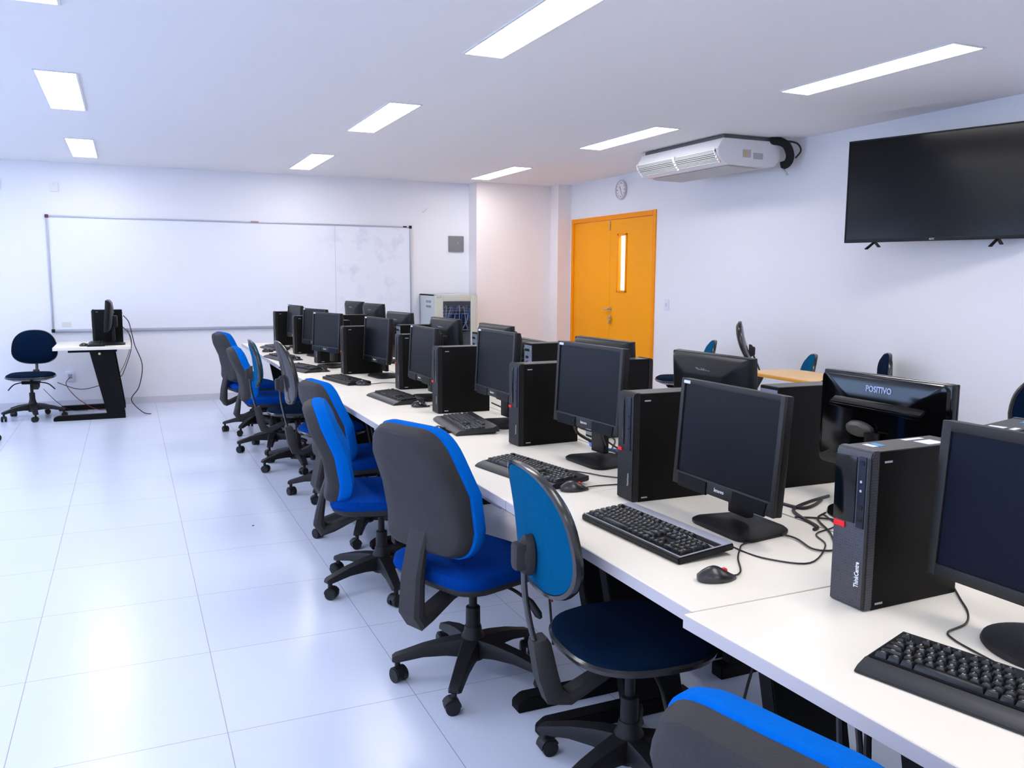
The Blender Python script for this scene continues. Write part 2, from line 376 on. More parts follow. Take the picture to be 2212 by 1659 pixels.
# network cabinet
rk = thing('network_cabinet', 'beige steel cabinet with dark glass door beside the column', 'cabinet', (3.66, 10.12, 0))
W, D, T = .56, .56, 1.23
b = MB(); b.box((-W/2+.01, 0, T/2), (.02, D, T), .003); b.box((W/2-.01, 0, T/2), (.02, D, T), .003); b.box((0, D/2-.01, T/2), (W, .02, T)); b.box((0, 0, T-.01), (W, D, .02), .003); b.box((0, 0, .03), (W, D, .06), .003)
b.build('body', rack_side, rk)
b = MB(); y = -D/2-.012
b.box((-W/2+.055, y, T/2+.02), (.11, .022, T-.06), .004); b.box((W/2-.045, y, T/2+.02), (.09, .022, T-.06), .004); b.box((.01, y, T-.045), (W-.2, .022, .075), .004); b.box((.01, y, .1), (W-.2, .022, .1), .004)
dd = b.build('door', rack_m, rk); MB().box((.01, y, T/2+.03), (W-.2, .006, T-.2)).build('glass', glass_dark, dd)
text('ACTS', .028, clock_i, dd, basis((-W/2+.06, y-.012, T-.035), (1, 0, 0), (0, 0, 1)))
b = MB()
for r_ in range(2):
    for k in range(8): b.box((-W/2-.001, -.13+.024*k-.03, T-.09-.06*r_), (.003, .014, .03))
b.build('vent_slots', mat('vent_shadow', (.30, .31, .33, 1), .7), rk)
rack_things = [('network_switch', 1.06, 'topmost'), ('network_unit', .99, 'second'), ('network_switch', .88, 'third'), ('network_unit', .79, 'lowest')]
for nm, z, which in rack_things:
    t = thing(nm, 'dark rack unit seen behind the cabinet glass, %s of the four' % which, 'network equipment', (3.67, 9.95, z))
    MB().box((0, .05, 0), (.46, .18, .042), .002).build('body', blk, t)
    b = MB()
    for k in range(20): b.box((-.2+.0205*k, -.042, 0), (.012, .004, .012))
    b.build('ports', grey_ink if nm == 'network_switch' else white_ink, t)
for k in range(14):
    x = 3.67-.19+.029*k; z0 = 1.06 if k % 3 else .99; z1 = .88 if k % 2 else .79
    bl = k % 2
    o = MB().tube(smooth([(x, 9.905, z0), (x+.01, 9.87, z0-.01+.02*(k % 3)), (x+random.uniform(-.03, .03), 9.865, (z0+z1)/2+random.uniform(-.03, .03)), (x, 9.87, z1+.03), (x, 9.905, z1)], 4), .0045, 6).build('patch_cable', blue_cable if bl else white_cable)
    tag(o, '%s patch cable looping between rack units behind the cabinet glass' % ('blue' if bl else 'white'), 'cable', '%s patch cables in the glass cabinet' % ('blue' if bl else 'white'))

# ------------------------------------------------------------------ right wall
ck = thing('wall_clock', 'round pale wall clock above the orange door', 'clock', (XR, 8.69, 2.355))
Mx = basis((0, 0, .105), (0, -1, 0), (0, 0, 1))     # local x -> -y, y -> z, normal -x
b = MB().lathe([(.108, 0), (.112, .012), (.112, .026), (.106, .032), (.098, .03), (.096, .018)], 40, M=Mx); b.build('rim', clock_r, ck)
MB().lathe([(.097, .014), (.097, .02)], 40, M=Mx).build('face', clock_f, ck)
b = MB()
for k in range(12):
    a = k*PI/6; b.box((0, .078, .0215), (.012 if k % 3 == 0 else .006, .018 if k % 3 == 0 else .012, .002), M=Mx @ Matrix.Rotation(a, 4, 'Z'))
b.build('hour_marks', clock_i, ck)
for nm, a, l, w_ in (('minute_hand', -152, .075, .005), ('hour_hand', 35, .045, .006), ('second_hand', 25, .06, .003)):
    MB().box((0, l/2-.01, .024), (w_, l, .002), M=Mx @ Matrix.Rotation(R(a), 4, 'Z')).build(nm, clock_i, ck)
sw = thing('light_switch', 'white light switch plate on the wall right of the orange door', 'switch', (XR, 7.72, 1.16))
MB().box((-.005, 0, 0), (.01, .08, .12), .003).build('plate', switch_m, sw); MB().box((-.012, 0, 0), (.006, .024, .036), .002).build('rocker', mat('rocker', (.6, .6, .72, 1), .3), sw)

# air conditioner hung under the ceiling against the wall
ac = thing('air_conditioner', 'white air conditioning unit hung under the ceiling above the wall clock side', 'air conditioner', (4.53, 6.46, 2.36))
ac['label'] = 'white ceiling-hung air conditioner between the wall clock and the television'
Y0, Y1 = -.61, .62
prof = [(0, .235), (-.06, .14), (-.055, .115), (-.03, .075), (0, .045), (.05, .025), (.45, .012), (.545, .03), (.60, .09), (.60, .235)]
MB().prism(prof, 'y', Y0, Y1, .006).build('body', ac_m, ac)
# grille on the curved front lower edge
def acp(t):   # along the front curve
    pts = [(-.063, .135), (-.058, .112), (-.034, .072), (-.006, .045)]; k = t*3; i = min(int(k), 2); f = k-i
    return (pts[i][0]+(pts[i+1][0]-pts[i][0])*f, pts[i][1]+(pts[i+1][1]-pts[i][1])*f)
g = MB(); rows = 9
b = MB().prism([(-.056, .138), (-.066, .134), (-.060, .110), (-.036, .070), (-.008, .043), (0, .05)], 'y', Y0+.03, Y1-.03); gb = b.build('outlet', ac_dark, ac)
for i in range(rows+1):
    x, z = acp(i/rows); g.box((x-.003, (Y0+Y1)/2, z), (.010, Y1-Y0-.06, .0045))
g.build('louvres', mat('louvre', (.62, .62, .60, 1), .4), gb)
g = MB()
for yy in (Y0+.03, 0.0, Y1-.03):
    for i in range(6):
        x, z = acp(i/5); g.box((x-.004, yy, z), (.018, .03 if yy == 0.0 else .012, .024))
g.build('divider', ac_m, ac)
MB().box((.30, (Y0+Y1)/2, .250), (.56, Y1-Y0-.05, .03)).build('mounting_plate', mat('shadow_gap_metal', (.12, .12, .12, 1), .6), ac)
MB().prism([(.12, .006), (.42, .004), (.45, .012), (.08, .020)], 'y', Y0+.04, Y1-.06).build('intake_panel', mat('intake', (.50, .48, .46, 1), .6), ac)
o = MB().box((.24, Y0-.001, .12), (.085, .002, .065)).build('sticker', mat('sticker_grey', (.5, .5, .5, 1), .5), ac); MB().box((.225, Y0-.002, .118), (.02, .002, .045)).build('sticker_print', mat('amber_print', (.75, .5, .1, 1), .5), o)
MB().box((.36, Y0-.001, .105), (.10, .002, .05)).build('sticker', mat('sticker_pale', (.45, .46, .47, 1), .5), ac)
b = MB(); 
b.tube(smooth([(.50, Y0+.02, .245), (.56, Y0-.03, .235), (.62, Y0-.05, .20), (.66, Y0-.05, .12), (.65, Y0-.03, .06), (.62, Y0+.01, .04)], 4), .035, 12, rs=None)
b.build('pipe_insulation', foam_blk, ac)
MB().tube(smooth([(.58, Y0-.05, .24), (.68, Y0-.10, .22), (.72, Y0-.11, .16), (.69, Y0-.08, .10)], 4), .008).build('power_lead', cable_m, ac)
b = MB().tube(smooth([(.60, Y0, .03), (.64, Y0-.02, -.01), (.66, Y0-.03, -.04)], 3), .010); b.build('drain_hose', alu, ac)
text('CARRIER'[:1], .018, red_m, ac, basis((-.018, Y0+.015, .038), (0, -1, 0), (-.4, 0, 1)), 'mark')

# television on a swivel bracket
tv = thing('television', 'large black wall television hanging at the right edge', 'television', (4.85+.005, 4.81, 1.707), 0)
TY = .30; tv.rotation_euler = (0, 0, TY)
Wt, Ht = 1.26, .73          # local: screen faces -x, spans y from 0 to -W
MB().box((.02, -Wt/2, Ht/2), (.036, Wt, Ht), .004).build('housing', blk, tv)
MB().box((.06, -Wt/2, Ht*.42), (.05, Wt*.55, Ht*.55), .02).build('rear_cover', blk_soft, tv)
b = MB(); bz = .010
for y in (-bz/2, -Wt+bz/2): b.box((0, y, Ht/2), (.012, bz, Ht), .002)
b.box((0, -Wt/2, Ht-bz/2), (.012, Wt, bz), .002); b.box((0, -Wt/2, .012), (.012, Wt, .024), .002)
b.build('bezel', blk, tv); MB().box((.0, -Wt/2, Ht/2+.006), (.004, Wt-2*bz, Ht-.034)).build('screen', mat('tv_glass', (.003, .003, .004, 1), .16, spec=.22), tv)
text('AOC', .016, white_ink, tv, basis((-.0065, -Wt/2, .012), (0, -1, 0), (0, 0, 1)), 'logo')
for y in (-.22, -Wt+.22):
    b = MB().prism([(.01, .004), (.03, .004), (-.10, -.055), (-.115, -.05)], 'y', y-.012, y+.012, .003); b.prism([(.01, .004), (.03, .004), (.10, -.03), (.085, -.035)], 'y', y-.012, y+.012, .003)
    b.build('stand_foot', blk, tv)
b = MB().box((.11, -Wt/2, Ht/2), (.02, .35, .30), .004); b.box((.17, -Wt/2+.02, Ht/2), (.13, .05, .06), .006); b.build('wall_bracket', leg_m, tv)

# ------------------------------------------------------------------ desks
DT = .7325
def desk(y0, y1, x0, depth, label, face=-1, rz=0, ay=None, splay=0, inset=(.075, .075), wide=0):
    """slab of one desk; face -1: user sits at -x"""
    t = thing('desk', label, 'desk', (x0, y1, 0), rz, 'white desks pushed together'); L = y1-y0
    sgn = 1 if face < 0 else -1
    if splay: MB().prism([(.002, -.001), (depth, -.001), (depth+splay*.5, -L), (splay, -L)], 'z', DT-.03, DT, .0012).build('top', desk_m, t)
    else: MB().box((sgn*depth/2, -L/2, DT-.015), (depth-.004, L-.003, .0296), .0012, 1).build('top', desk_m, t)
    f = MB().prism([(sgn*-.001, -.002), (sgn*.003, -.002), (sgn*.003+splay, -L+.002), (sgn*-.001+splay, -L+.002)], 'z', DT-.0295, DT-.0015); f.build('edge_band', edge_m, t)
    if True:
        for y in (-inset[0], -L+inset[1]):
            b = MB(); s = sgn
            b.prism([(s*.10, DT-.03), (s*.62, DT-.03), (s*.62, DT-.065), (s*.10, DT-.065)], 'y', y-.03, y+.03, .002)
            b.prism([(s*(.24-wide), DT-.06), (s*.46, DT-.06), (s*.58, .05), (s*(.36-wide), .05)], 'y', y-.025, y+.025, .003)
            b.prism([(s*.05, .0), (s*.62, .0), (s*.62, .05), (s*.08, .05), (s*.05, .03)], 'y', y-.03, y+.03, .004)
            b.build('leg', leg_m, t)
    MB().box((sgn*.56, -L/2, .50), (.018, L-.24, .36)).build('modesty_panel', leg_m, t)
    if ay: MB().prism([(.030+splay*ay[0]/L, -ay[0]), (.048+splay*ay[0]/L, -ay[0]), (.048+splay*ay[1]/L, -ay[1]), (.030+splay*ay[1]/L, -ay[1])], 'z', DT-.060, DT-.030).build('apron', apron_m, t)
    return t
LD, RD = .715, .72
for y0, y1, lab, kw in ((1.433, 2.42, 'white desk holding the silver-topped keyboard, second from the camera', dict(inset=(.15, .075))),
    (2.42, 4.24, 'long white desk in mid row between the big grey-backed chair and two door-side monitors', dict(ay=(.10, 1.70), inset=(.075, .03))),
    (4.24, 5.20, 'white desk with the slim keyboard beside two mice, fourth from the camera', {}),
    (5.20, 6.01, 'white desk behind the black-backed chair in the left row', dict(inset=(.05, .04))),
    (6.01, 6.82, 'white desk at the teal-backed chair of the left row', dict(inset=(.04, .05))),
    (6.82, 7.98, 'white desk second from the far end of the left row', dict(inset=(.20, .04))),
    (7.98, 9.35, 'farthest white desk of the left row, close to the whiteboard', dict(inset=(.075, .50)))):
    desk(y0, y1, 1.07, LD, lab, **kw)
desk(-.40, 1.43, 1.045, LD, 'nearest white desk, sticking out slightly, under the big near tower', splay=.09, ay=(.56, 1.70), inset=(.46, .46), wide=.10)
for y0, y1, lab in ((.0, 1.2, 'right-row white desk behind the nearest monitor'), (1.2, 2.45, 'right-row white desk carrying the glossy black monitor'), (2.45, 3.7, 'right-row white desk by the grey-backed monitor with blue sticker'),
    (3.7, 5.0, 'right-row white desk in front of the orange door'), (5.0, 6.4, 'right-row white desk in front of the pink column'), (6.4, 7.8, 'right-row white desk in front of the beige cabinet'), (7.8, 9.35, 'farthest white desk of the right row')):
    desk(y0, y1, (1.79 if y0 > .1 else 1.90)+RD, RD, lab, face=1)

# ------------------------------------------------------------------ computer towers
def tower(modern, rear=False, stickers=False):
    """front faces -x, origin at base centre of footprint; depth .29, width .094, height .345"""
    t = thing('computer_tower', 'x', 'computer tower')
    D, W, T = .29, .094, .347
    f = -D/2
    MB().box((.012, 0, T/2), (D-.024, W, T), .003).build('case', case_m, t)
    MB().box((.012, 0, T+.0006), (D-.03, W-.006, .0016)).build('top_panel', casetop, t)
    MB().prism([(f, .002), (f, T-.006), (f+.006, T+.003), (f+.026, T+.003), (f+.026, .002)], 'y', -W/2-.001, W/2+.001, .003).build('front_bezel', blk_soft if not modern else mesh_m, t)
    x = f-.0008
    if modern:
        MB().box((x, .006+.012, .26), (.003, .058, .145), .001).build('drive_bay', gloss, t)
        MB().box((x, -.026, .258), (.003, .020, .155), .001).build('port_strip', port_m, t)
        MB().box((x-.001, .028, .179), (.004, .030, .013), .001).build('red_tab', red_m, t)
        for z in (.200, .225): MB().box((x-.002, -.026, z), (.002, .012, .010), .001).build('usb_port', blk, t)
        for z in (.262, .240+.042): b = MB().lathe([(.003, 0), (.003, .002)], 12, M=basis((x-.001, -.026, z), (0, -1, 0), (0, 0, 1))); b.build('audio_jack', alu, t)
        MB().lathe([(.006, 0), (.006, .002)], 14, M=basis((x-.001, -.026, .322), (0, -1, 0), (0, 0, 1))).build('power_button', port_m, t)
        MB().box((f+.004, -W/2+.004, .17), (.010, .008, .33), .002).build('corner_strip', bezel_m, t)
        text('ThinkCentre', .0165, white_ink, t, basis((x-.0005, -.026, .078), (0, 0, 1), (0, 1, 0)), squash=.66, bold=.0003)
    else:
        MB().box((x, .012, .255), (.003, .008, .150), .001).build('disc_slot', gloss, t)
        MB().box((x, -.020, .250), (.003, .024, .170), .001).build('port_strip', port_m, t)
        MB().box((x-.001, .030, .163), (.004, .024, .011), .001).build('red_tab', red_m, t)
        for z in (.235, .275): MB().box((x-.002, -.020, z), (.002, .010, .006), .001).build('usb_port', blk, t)
        text('ThinkCentre', .013, grey_ink, t, basis((x-.0005, -.022, .070), (0, 0, 1), (0, 1, 0)), squash=.62, bold=.0003)
    MB().box((f+.050, -W/2-.0006, T-.022), (.022, .0016, .004)).build('side_badge', grey_ink, t)
    MB().box((f+.045, -W/2-.0006, .014), (.022, .0016, .004)).build('side_badge', grey_ink, t)
    # rear connector panel
    rp = MB().box((D/2+.0006, 0, T/2), (.002, W-.01, T-.02)).build('rear_panel', iron_io, t)
    b = MB()
    for z, w_ in ((.31, .05), (.27, .03), (.24, .03), (.15, .06)): b.box((D/2+.002, -.01, z), (.003, w_, .014))
    b.build('connectors', blk, rp)
    MB().lathe([(.009, 0), (.009, .003)], 12, M=basis((D/2+.001, .028, .315), (0, 1, 0), (0, 0, 1))).build('audio_jack', alu, rp)
    MB().box((D/2+.002, 0, .06), (.002, .06, .07)).build('rear_label', white_label, rp)
    if stickers:
        MB().box((D/2-.075, -.012, T+.0018), (.052, .040, .0006)).build('asset_label', white_label, t)
        MB().box((D/2-.080, .028, T+.0018), (.060, .014, .0006)).build('asset_label', white_label, t)
        MB().box((f+.060, .012, T+.0018), (.016, .030, .0006)).build('asset_label', white_label, t)
        MB().box((f+.082, .012, T+.0018), (.018, .030, .0006)).build('blue_label', badge_blue, t)
    return t
def put(t, x, y, rz, label, z=DT, group=None):
    t.location = (x, y, z); t.rotation_euler = (0, 0, rz); t['label'] = label
    if group: t['group'] = group
    return t
t1 = tower(True, stickers=True); put(t1, 1.546, 1.332, .02, 'big near black tower with red tab and perforated front')
tp = tower(False); put(tp, 1.572, 2.285, -.02, 'black tower left of the monitor behind the silver-topped keyboard', group='black towers in the left row')
TW = [(1.612, 3.25, .05, 'black tower right of the blue-backed chair, behind the curved-rest keyboard'),
 (1.588, 4.19, .0, 'black tower standing directly behind the keyboard and shiny mouse in mid row'),
 (1.680, 5.19, .0, 'black tower with red tab, half hidden behind the fourth one'),
 (1.550, 6.155, .0, 'black tower beside the slim keyboard with thin pale top edge'),
 (1.525, 7.02, .12, 'short-looking black tower under a raised monitor in the left row'),
 (1.510, 7.93, .0, 'narrow black tower with grey front edge near the row end'),
 (1.500, 8.99, .10, 'farthest black tower of the left row, against the whiteboard')]
for x, y, rz, lab in TW: dup(tp, loc=(x, y, DT), rz=rz, label=lab, group='black towers in the left row')
OT = [(2.112, 2.245, PI-.02, 'right-row tower with pale rear connectors beside the glossy monitor'), (2.0, 3.265, PI, 'right-row tower end seen against the orange door'),
 (2.15, 4.25, PI+.05, 'right-row tower with pale edge left of the third nearest monitor'), (2.22, 5.22, PI, 'small right-row tower beside the monitor before the column'),
 (1.995, 6.22, PI+.05, 'right-row tower with pale edge before the whiteboard corner'), (1.94, 8.02, PI, 'farthest right-row tower below the twin tall monitors')]
ot0 = None
for i, (x, y, rz, lab) in enumerate(OT):
    o = dup(tp, loc=(x, y, DT), rz=rz, label=lab, group='black towers in the right row')
o = dup(t1, loc=(2.0, 1.40, DT), rz=PI+.25, label='black tower with white labels behind the nearest monitor', group='black towers in the right row')

# ------------------------------------------------------------------ monitors
def monitor(w, h, style, zc, tilt):
    """screen faces -x, origin at stand centre on the desk. style: 'bars','plain','round'"""
    t = thing('monitor', 'x', 'monitor')
    M = Matrix.Translation((0, 0, zc)) @ Matrix.Rotation(tilt, 4, 'Y')
    bz = .017 if style != 'round' else .022; bb = .040 if style == 'bars' else bz+.004
    hm = blk if style != 'positive' else gloss
    # housing: front slab + bulged rear
    b = MB(); b.box((.010, 0, 0), (.026, w, h), .006, M=M)
    rr = []
    for s_, x in ((1.0, .020), (.985, .034), (.93, .037), (.3, .038)) if style == 'positive' else ((1.0, .020), (.97, .030), (.86, .046), (.55, .060), (.5, .062)):
        rr.append([(x, p[0]*s_, p[1]*s_) for p in rrect(w-.006, h-.006, .02)])
    b.rings(rr, M=M); b.build('housing', hm, t)
    b = MB()
    for s_ in (-1, 1): b.box((-.004, s_*(w/2-bz/2), 0), (.010, bz, h), .003, M=M)
    b.box((-.004, 0, h/2-bz/2), (.010, w-2*bz+.004, bz), .003, M=M); b.box((-.004, 0, -h/2+bb/2), (.010, w-2*bz+.004, bb), .003, M=M)
    b.build('bezel', bezel_m if style != 'positive' else gloss, t)
    MB().box((-.002, 0, (bb-bz)/2), (.004, w-2*bz+.002, h-bz-bb+.002), M=M).build('screen', screen_b if style == 'round' else screen_m, t)
    if style == 'bars':
        for y in (.127, -.127):
            MB().prism([(y-.062, -h/2-.004), (y+.070, -h/2-.004), (y+.070, -h/2+.034), (y-.070, -h/2+.034)] if y < 0 else [(y-.070, -h/2-.004), (y+.062, -h/2-.004), (y+.070, -h/2+.034), (y-.070, -h/2+.034)], 'x', -.0115, -.004, .001, M=M).build('speaker_bar', bar_m, t)
        text('lenovo', .016, white_ink, t, M @ basis((-.0098, 0, -h/2+.02), (0, -1, 0), (0, 0, 1)), 'logo')
        MB().box((-.0096, w/2-.030, h/2-.010), (.001, .030, .009), M=M).build('corner_badge', white_label, t)
    if style in ('bars', 'plain'):
        text('ThinkVision', .028, grey_ink, t, M @ basis((.0560, .0, .092), (0, 1, 0), (.35, 0, 1)), 'rear_lettering', squash=.62, bold=.0006)
        b = MB().box((.040, .150, .098), (.018, .055, .026), M=M); b.build('sticker', badge_blue, t)
        MB().box((.0495, .158, .096), (.001, .030, .014), M=M).build('sticker_print', white_label, t)
        MB().box((.062, .02, .035), (.012, .22, .012), .004, M=M).build('vent_ridge', bezel_m, t)
    if style == 'positive':
        text('POSITIVO', .026, mat('pale_blue_ink', (.45, .52, .80, 1), .4), t, M @ basis((.0385, .0, .108), (0, 1, 0), (0, 0, 1)), 'rear_lettering', squash=.85, bold=.0006)
        MB().prism([(.036, .074), (.062, .056), (.062, .046), (.036, .038)], 'y', -.17, .17, .003, M=M).build('rear_ridge', gloss, t)
        b = MB().lathe([(.050, 0), (.050, .012), (.040, .022), (.025, .026)], 28, M=M @ basis((.040, -.055, -.012), (0, 1, 0), (.5, 0, 1)), sx=1, sy=.5); b.build('hinge_cover', mat('grey_hinge', (.06, .055, .055, 1), .5), t)
    # stand
    if style in ('bars', 'plain'):
        nk = MB().box((.060, 0, (zc-.06)/2+.02), (.026, .085, zc-.10), .006); nk.box((.075, 0, zc-.06), (.05, .10, .12), .012); nk.build('neck', blk, t)
        ou = rrect(.20, .235, .045, 6)
        rg = []
        for s_, z in ((.98, 0), (1, .004), (1, .010), (.93, .016), (.4, .024), (.2, .025)): rg.append([(p[0]*s_+.065, p[1]*s_*(1.0-.25*(p[0]/.2)), z) for p in ou])
        MB().rings(rg).build('stand_base', blk_soft, t)
    else:
        nk = MB().tube([(.04, 0, .012), (.05, 0, zc*.5), (.055, 0, zc-.02)], .028, 14, flat=.5); nk.build('neck', blk, t)
        MB().lathe([(.125, 0), (.128, .004), (.125, .012), (.09, .020), (.02, .024)], 40, sx=.9, sy=1.0, c=(.045, 0, 0)).build('stand_base', gloss if style == 'positive' else blk_soft, t)
    return t
def place_mon(t, x, y, yw, label, group=None): return put(t, x, y, yw, label, group=group)
G1 = 'switched-off monitors in the left row'; G2 = 'monitors of the right row seen from behind'
m2 = monitor(.445, .318, 'bars', .986-DT, .075); place_mon(m2, 1.505, 1.885, .0, 'monitor with paired glossy bars behind the silver-topped keyboard', G1)
m3 = monitor(.445, .318, 'bars', 1.032-DT, .055); place_mon(m3, 1.575, 2.80, .07, 'monitor with a shiny lower bar, seen before the orange door', G1)
dup(m3, loc=(1.585, 3.72, DT), rz=.01, label='monitor standing between the fourth tower and the pink column view', group=G1)
lowm = monitor(.445, .318, 'bars', .998-DT, .06); place_mon(lowm, 1.54, 4.70, .0, 'grey-looking monitor half hidden by the fourth tower', G1)
dup(lowm, loc=(1.585, 5.86, DT), rz=.13, label='grey-looking monitor above the slim keyboard', group=G1)
tm_ = monitor(.42, .305, 'bars', 1.008-DT, .06); place_mon(tm_, 1.40, 6.66, .30, 'x', G1); tag(tm_, None, None)
tm_['label'] = 'turned monitor facing the room, above the short-looking tower'
dup(lowm, loc=(1.49, 7.60, DT), rz=.25, label='monitor hidden behind the turned one, only its left edge shows', group=G1)
dup(lowm, loc=(1.49, 8.59, DT), rz=.10, label='small pale monitor between the two farthest towers', group=G1)
m1 = monitor(.475, .325, 'round', .99-DT, .07); place_mon(m1, 1.535, .985, .03, 'nearest monitor with blue-black screen cut by the right edge', G1)
o1 = monitor(.468, .30, 'positive', 1.007-DT, .0); place_mon(o1, 2.05, 1.83, PI, 'glossy black monitor back with pale lettering and a long ridge', G2)
o2 = monitor(.465, .31, 'plain', .995-DT, .06); place_mon(o2, 2.09, 2.70, PI+.04, 'grey-black monitor back with white lettering and blue sticker, near the orange table', G2)
for x, y, yw, lab in ((2.10, 3.56, .08, 'monitor back with a small blue sticker against the orange door'), (2.10, 4.88, .03, 'monitor back against the pink column'), (2.08, 5.75, .09, 'monitor back in front of the cabinet glass'), (2.07, 6.85, .14, 'monitor back below the right end of the whiteboard')):
    dup(o2, loc=(x, y, DT), rz=PI+yw, label=lab, group=G2)
lo4 = monitor(.42, .30, 'plain', 0.925-DT, .06); place_mon(lo4, 2.20, 4.54, PI-.06, 'low monitor back whose top edge shows left of the orange door', G2)
hi = monitor(.46, .31, 'plain', 1.025-DT, .06); place_mon(hi, 2.21, 8.20, PI+.15, 'right one of the twin tall monitors before the whiteboard', G2)
dup(hi, loc=(2.21, 8.98, DT), rz=PI+.15, label='left one of the twin tall monitors before the whiteboard', group=G2)

# ------------------------------------------------------------------ keyboards
U = .019
def krow():
    K = []
    def add(x, y, w_=1, h_=1): K.append((x, y, w_, h_))
    add(0, 0)
    for a in (2, 6.5, 11):
        for i in range(4): add(a+i, 0)
    for i in range(3): add(15.25+i, 0)
    for i in range(13): add(i, 1.3)
    add(13, 1.3, 2)
    add(0, 2.3, 1.5); [add(1.5+i, 2.3) for i in range(12)]; add(13.5, 2.3, 1.5)
    add(0, 3.3, 1.75); [add(1.75+i, 3.3) for i in range(11)]; add(12.75, 3.3, 2.25)
    add(0, 4.3, 2.25); [add(2.25+i, 4.3) for i in range(10)]; add(12.25, 4.3, 2.75)
    x = 0
    for w_ in (1.25, 1.25, 1.25, 6.25, 1.25, 1.25, 1.25, 1.25): add(x, 5.3, w_); x += w_
    for r_ in (1.3, 2.3): [add(15.25+i, r_) for i in range(3)]
    add(16.25, 4.3); [add(15.25+i, 5.3) for i in range(3)]
    for i in range(3):
        for r_ in (1.3, 2.3, 3.3, 4.3): add(18.5+i, r_)
    add(21.5, 1.3); add(21.5, 2.3, 1, 2); add(21.5, 4.3, 1, 2); add(18.5, 5.3, 2); add(20.5, 5.3)
    return K
KEYS = krow(); KM = {}
LEG = ['Esc']+['F%d' % i for i in range(1, 13)]+['Prt', 'Scr', 'Pau']+list('`1234567890-=')+['Back', 'Tab']+list('QWERTYUIOP[]')+['\\', 'Caps']+list("ASDFGHJKL;'")+['Enter', 'Shift']+list('ZXCVBNM,./')+['Shift', 'Ctrl', 'Win', 'Alt', '', 'Alt', 'Win', 'Menu', 'Ctrl', 'Ins', 'Home', 'PgUp', 'Del', 'End', 'PgDn', '^', '<', 'v', '>', 'Num', '7', '4', '1', '/', '8', '5', '2', '*', '9', '6', '3', '-', '+', 'Enter', '0', '.']
def keymesh(w_, h_, l):
    k = (w_, h_, l)
    if k not in KM:
        a, c = w_*U-.0012, h_*U-.0012
        rg = []
        for s_, z in ((0, 0), (.0005, .002), (.0022, .0085), (.0032, .0095)): rg.append([(p[1], p[0], z) for p in rrect(a-2*s_, c-2*s_, .0015, 2)])
        b = MB().rings(rg); nk = len(b.f)
        if l:
            tmp = bpy.data.objects.new('tmp', None); big = len(l) == 1
            o = text(l, .0075 if big else .0042, key_ink, tmp, basis((.001, .08*U if big else 0, .0097), (0, -1, 0), (1, 0, 0)), depth=.0001, bold=.0001)
            b.add([v.co for v in o.data.vertices], [tuple(p.vertices) for p in o.data.polygons]); me = o.data
            bpy.data.objects.remove(o); bpy.data.meshes.remove(me); bpy.data.objects.remove(tmp)
        o = b.build('key', key_m, None, 40); me = o.data; me.materials.append(key_ink)
        for p in me.polygons: p.material_index = 0 if p.index < nk else 1
        KM[k] = me; bpy.data.objects.remove(o)
    return KM[k]
def keyboard(style, tilt, single):
    """user at -x; long axis y (left end +y); origin on desk under the centre"""
    t = thing('keyboard', 'x', 'keyboard')
    L = 22.5*U + .022; D = 6.3*U+.016; pr = {'silver': .008, 'rest': .042, 'plain': .010, 'thick': .040}[style]; bk = {'silver': .036, 'rest': .008, 'plain': .018, 'thick': .03}[style]
    T = Matrix.Rotation(-tilt, 4, 'Y')
    x0, x1 = -D/2-pr, D/2+bk
    T = Matrix.Translation((x0, 0, .001)) @ T @ Matrix.Translation((-x0, 0, 0))
    th = .020
    if style == 'rest': prof = [(x0, 0), (x0, .004), (x0+.012, .011), (x0+.035, .016), (-D/2-.002, .017), (-D/2, th-.004), (D/2, th-.002), (x1, th-.002), (x1, .003), (x1-.006, 0)]
    elif style == 'thick': prof = [(x0, 0), (x0, .010), (x0+.02, .020), (-D/2, .018), (D/2, th), (x1-.01, th+.008), (x1, th), (x1, 0)]
    else: prof = [(x0, 0), (x0, .015), (x0+.004, th-.002), (x1-.003, th-.002), (x1, th-.006), (x1, 0)]
    MB().prism(prof, 'y', -L/2, L/2, .0025, M=T).build('body', rest_m if style in ('rest', 'thick') else blk, t)
    zt = th-.003
    if style == 'silver':
        MB().box((D/2+bk/2-.001, 0, th-.0012), (bk-.004, L-.004, .003), .001, M=T).build('silver_strip', silver, t)
        b = MB(); b.box((-D/2+1.25*U+D-7.55*U+.0, 0, th), (.001, .001, .001), M=T)
        b = MB().box((D/2-1.20*U-.004, 0, th-.001), (.004, L-.006, .0025), M=T); b.box((-D/2-.001, 0, th-.001), (.002, L-.004, .0025), M=T)
        b.box((0, -L/2+.003, th-.001), (D, .002, .0025), M=T); b.build('silver_trim', silver, t)
    else: MB().box((0, 0, zt), (D-.004, L-.010, .0012), M=T).build('key_bed', blk, t)
    if single:
        for (kx, ky, w_, h_), l in zip(KEYS, LEG):
            o = bpy.data.objects.new('key', keymesh(w_, h_, l)); C.objects.link(o); o.parent = t
            o.matrix_local = T @ Matrix.Translation((D/2-.008-(ky+h_/2)*U, L/2-.011-(kx+w_/2)*U, zt))
    else:
        b = MB()
        for (kx, ky, w_, h_) in KEYS: b.box((D/2-.008-(ky+h_/2)*U, L/2-.011-(kx+w_/2)*U, zt+.0045), (h_*U-.002, w_*U-.002, .009), taper=.82, M=T)
        b.build('keys', key_m, t)
    if tilt > .03:
        for y in (-L/2+.05, L/2-.05):
            b = MB().prism([(x1-.03, .012+.01), (x1-.012, .012+.012), (x1-.006, 0), (x1-.022, 0)], 'y', y-.013, y+.013, .001); b.build('foot', blk, t)
    return t, L, D
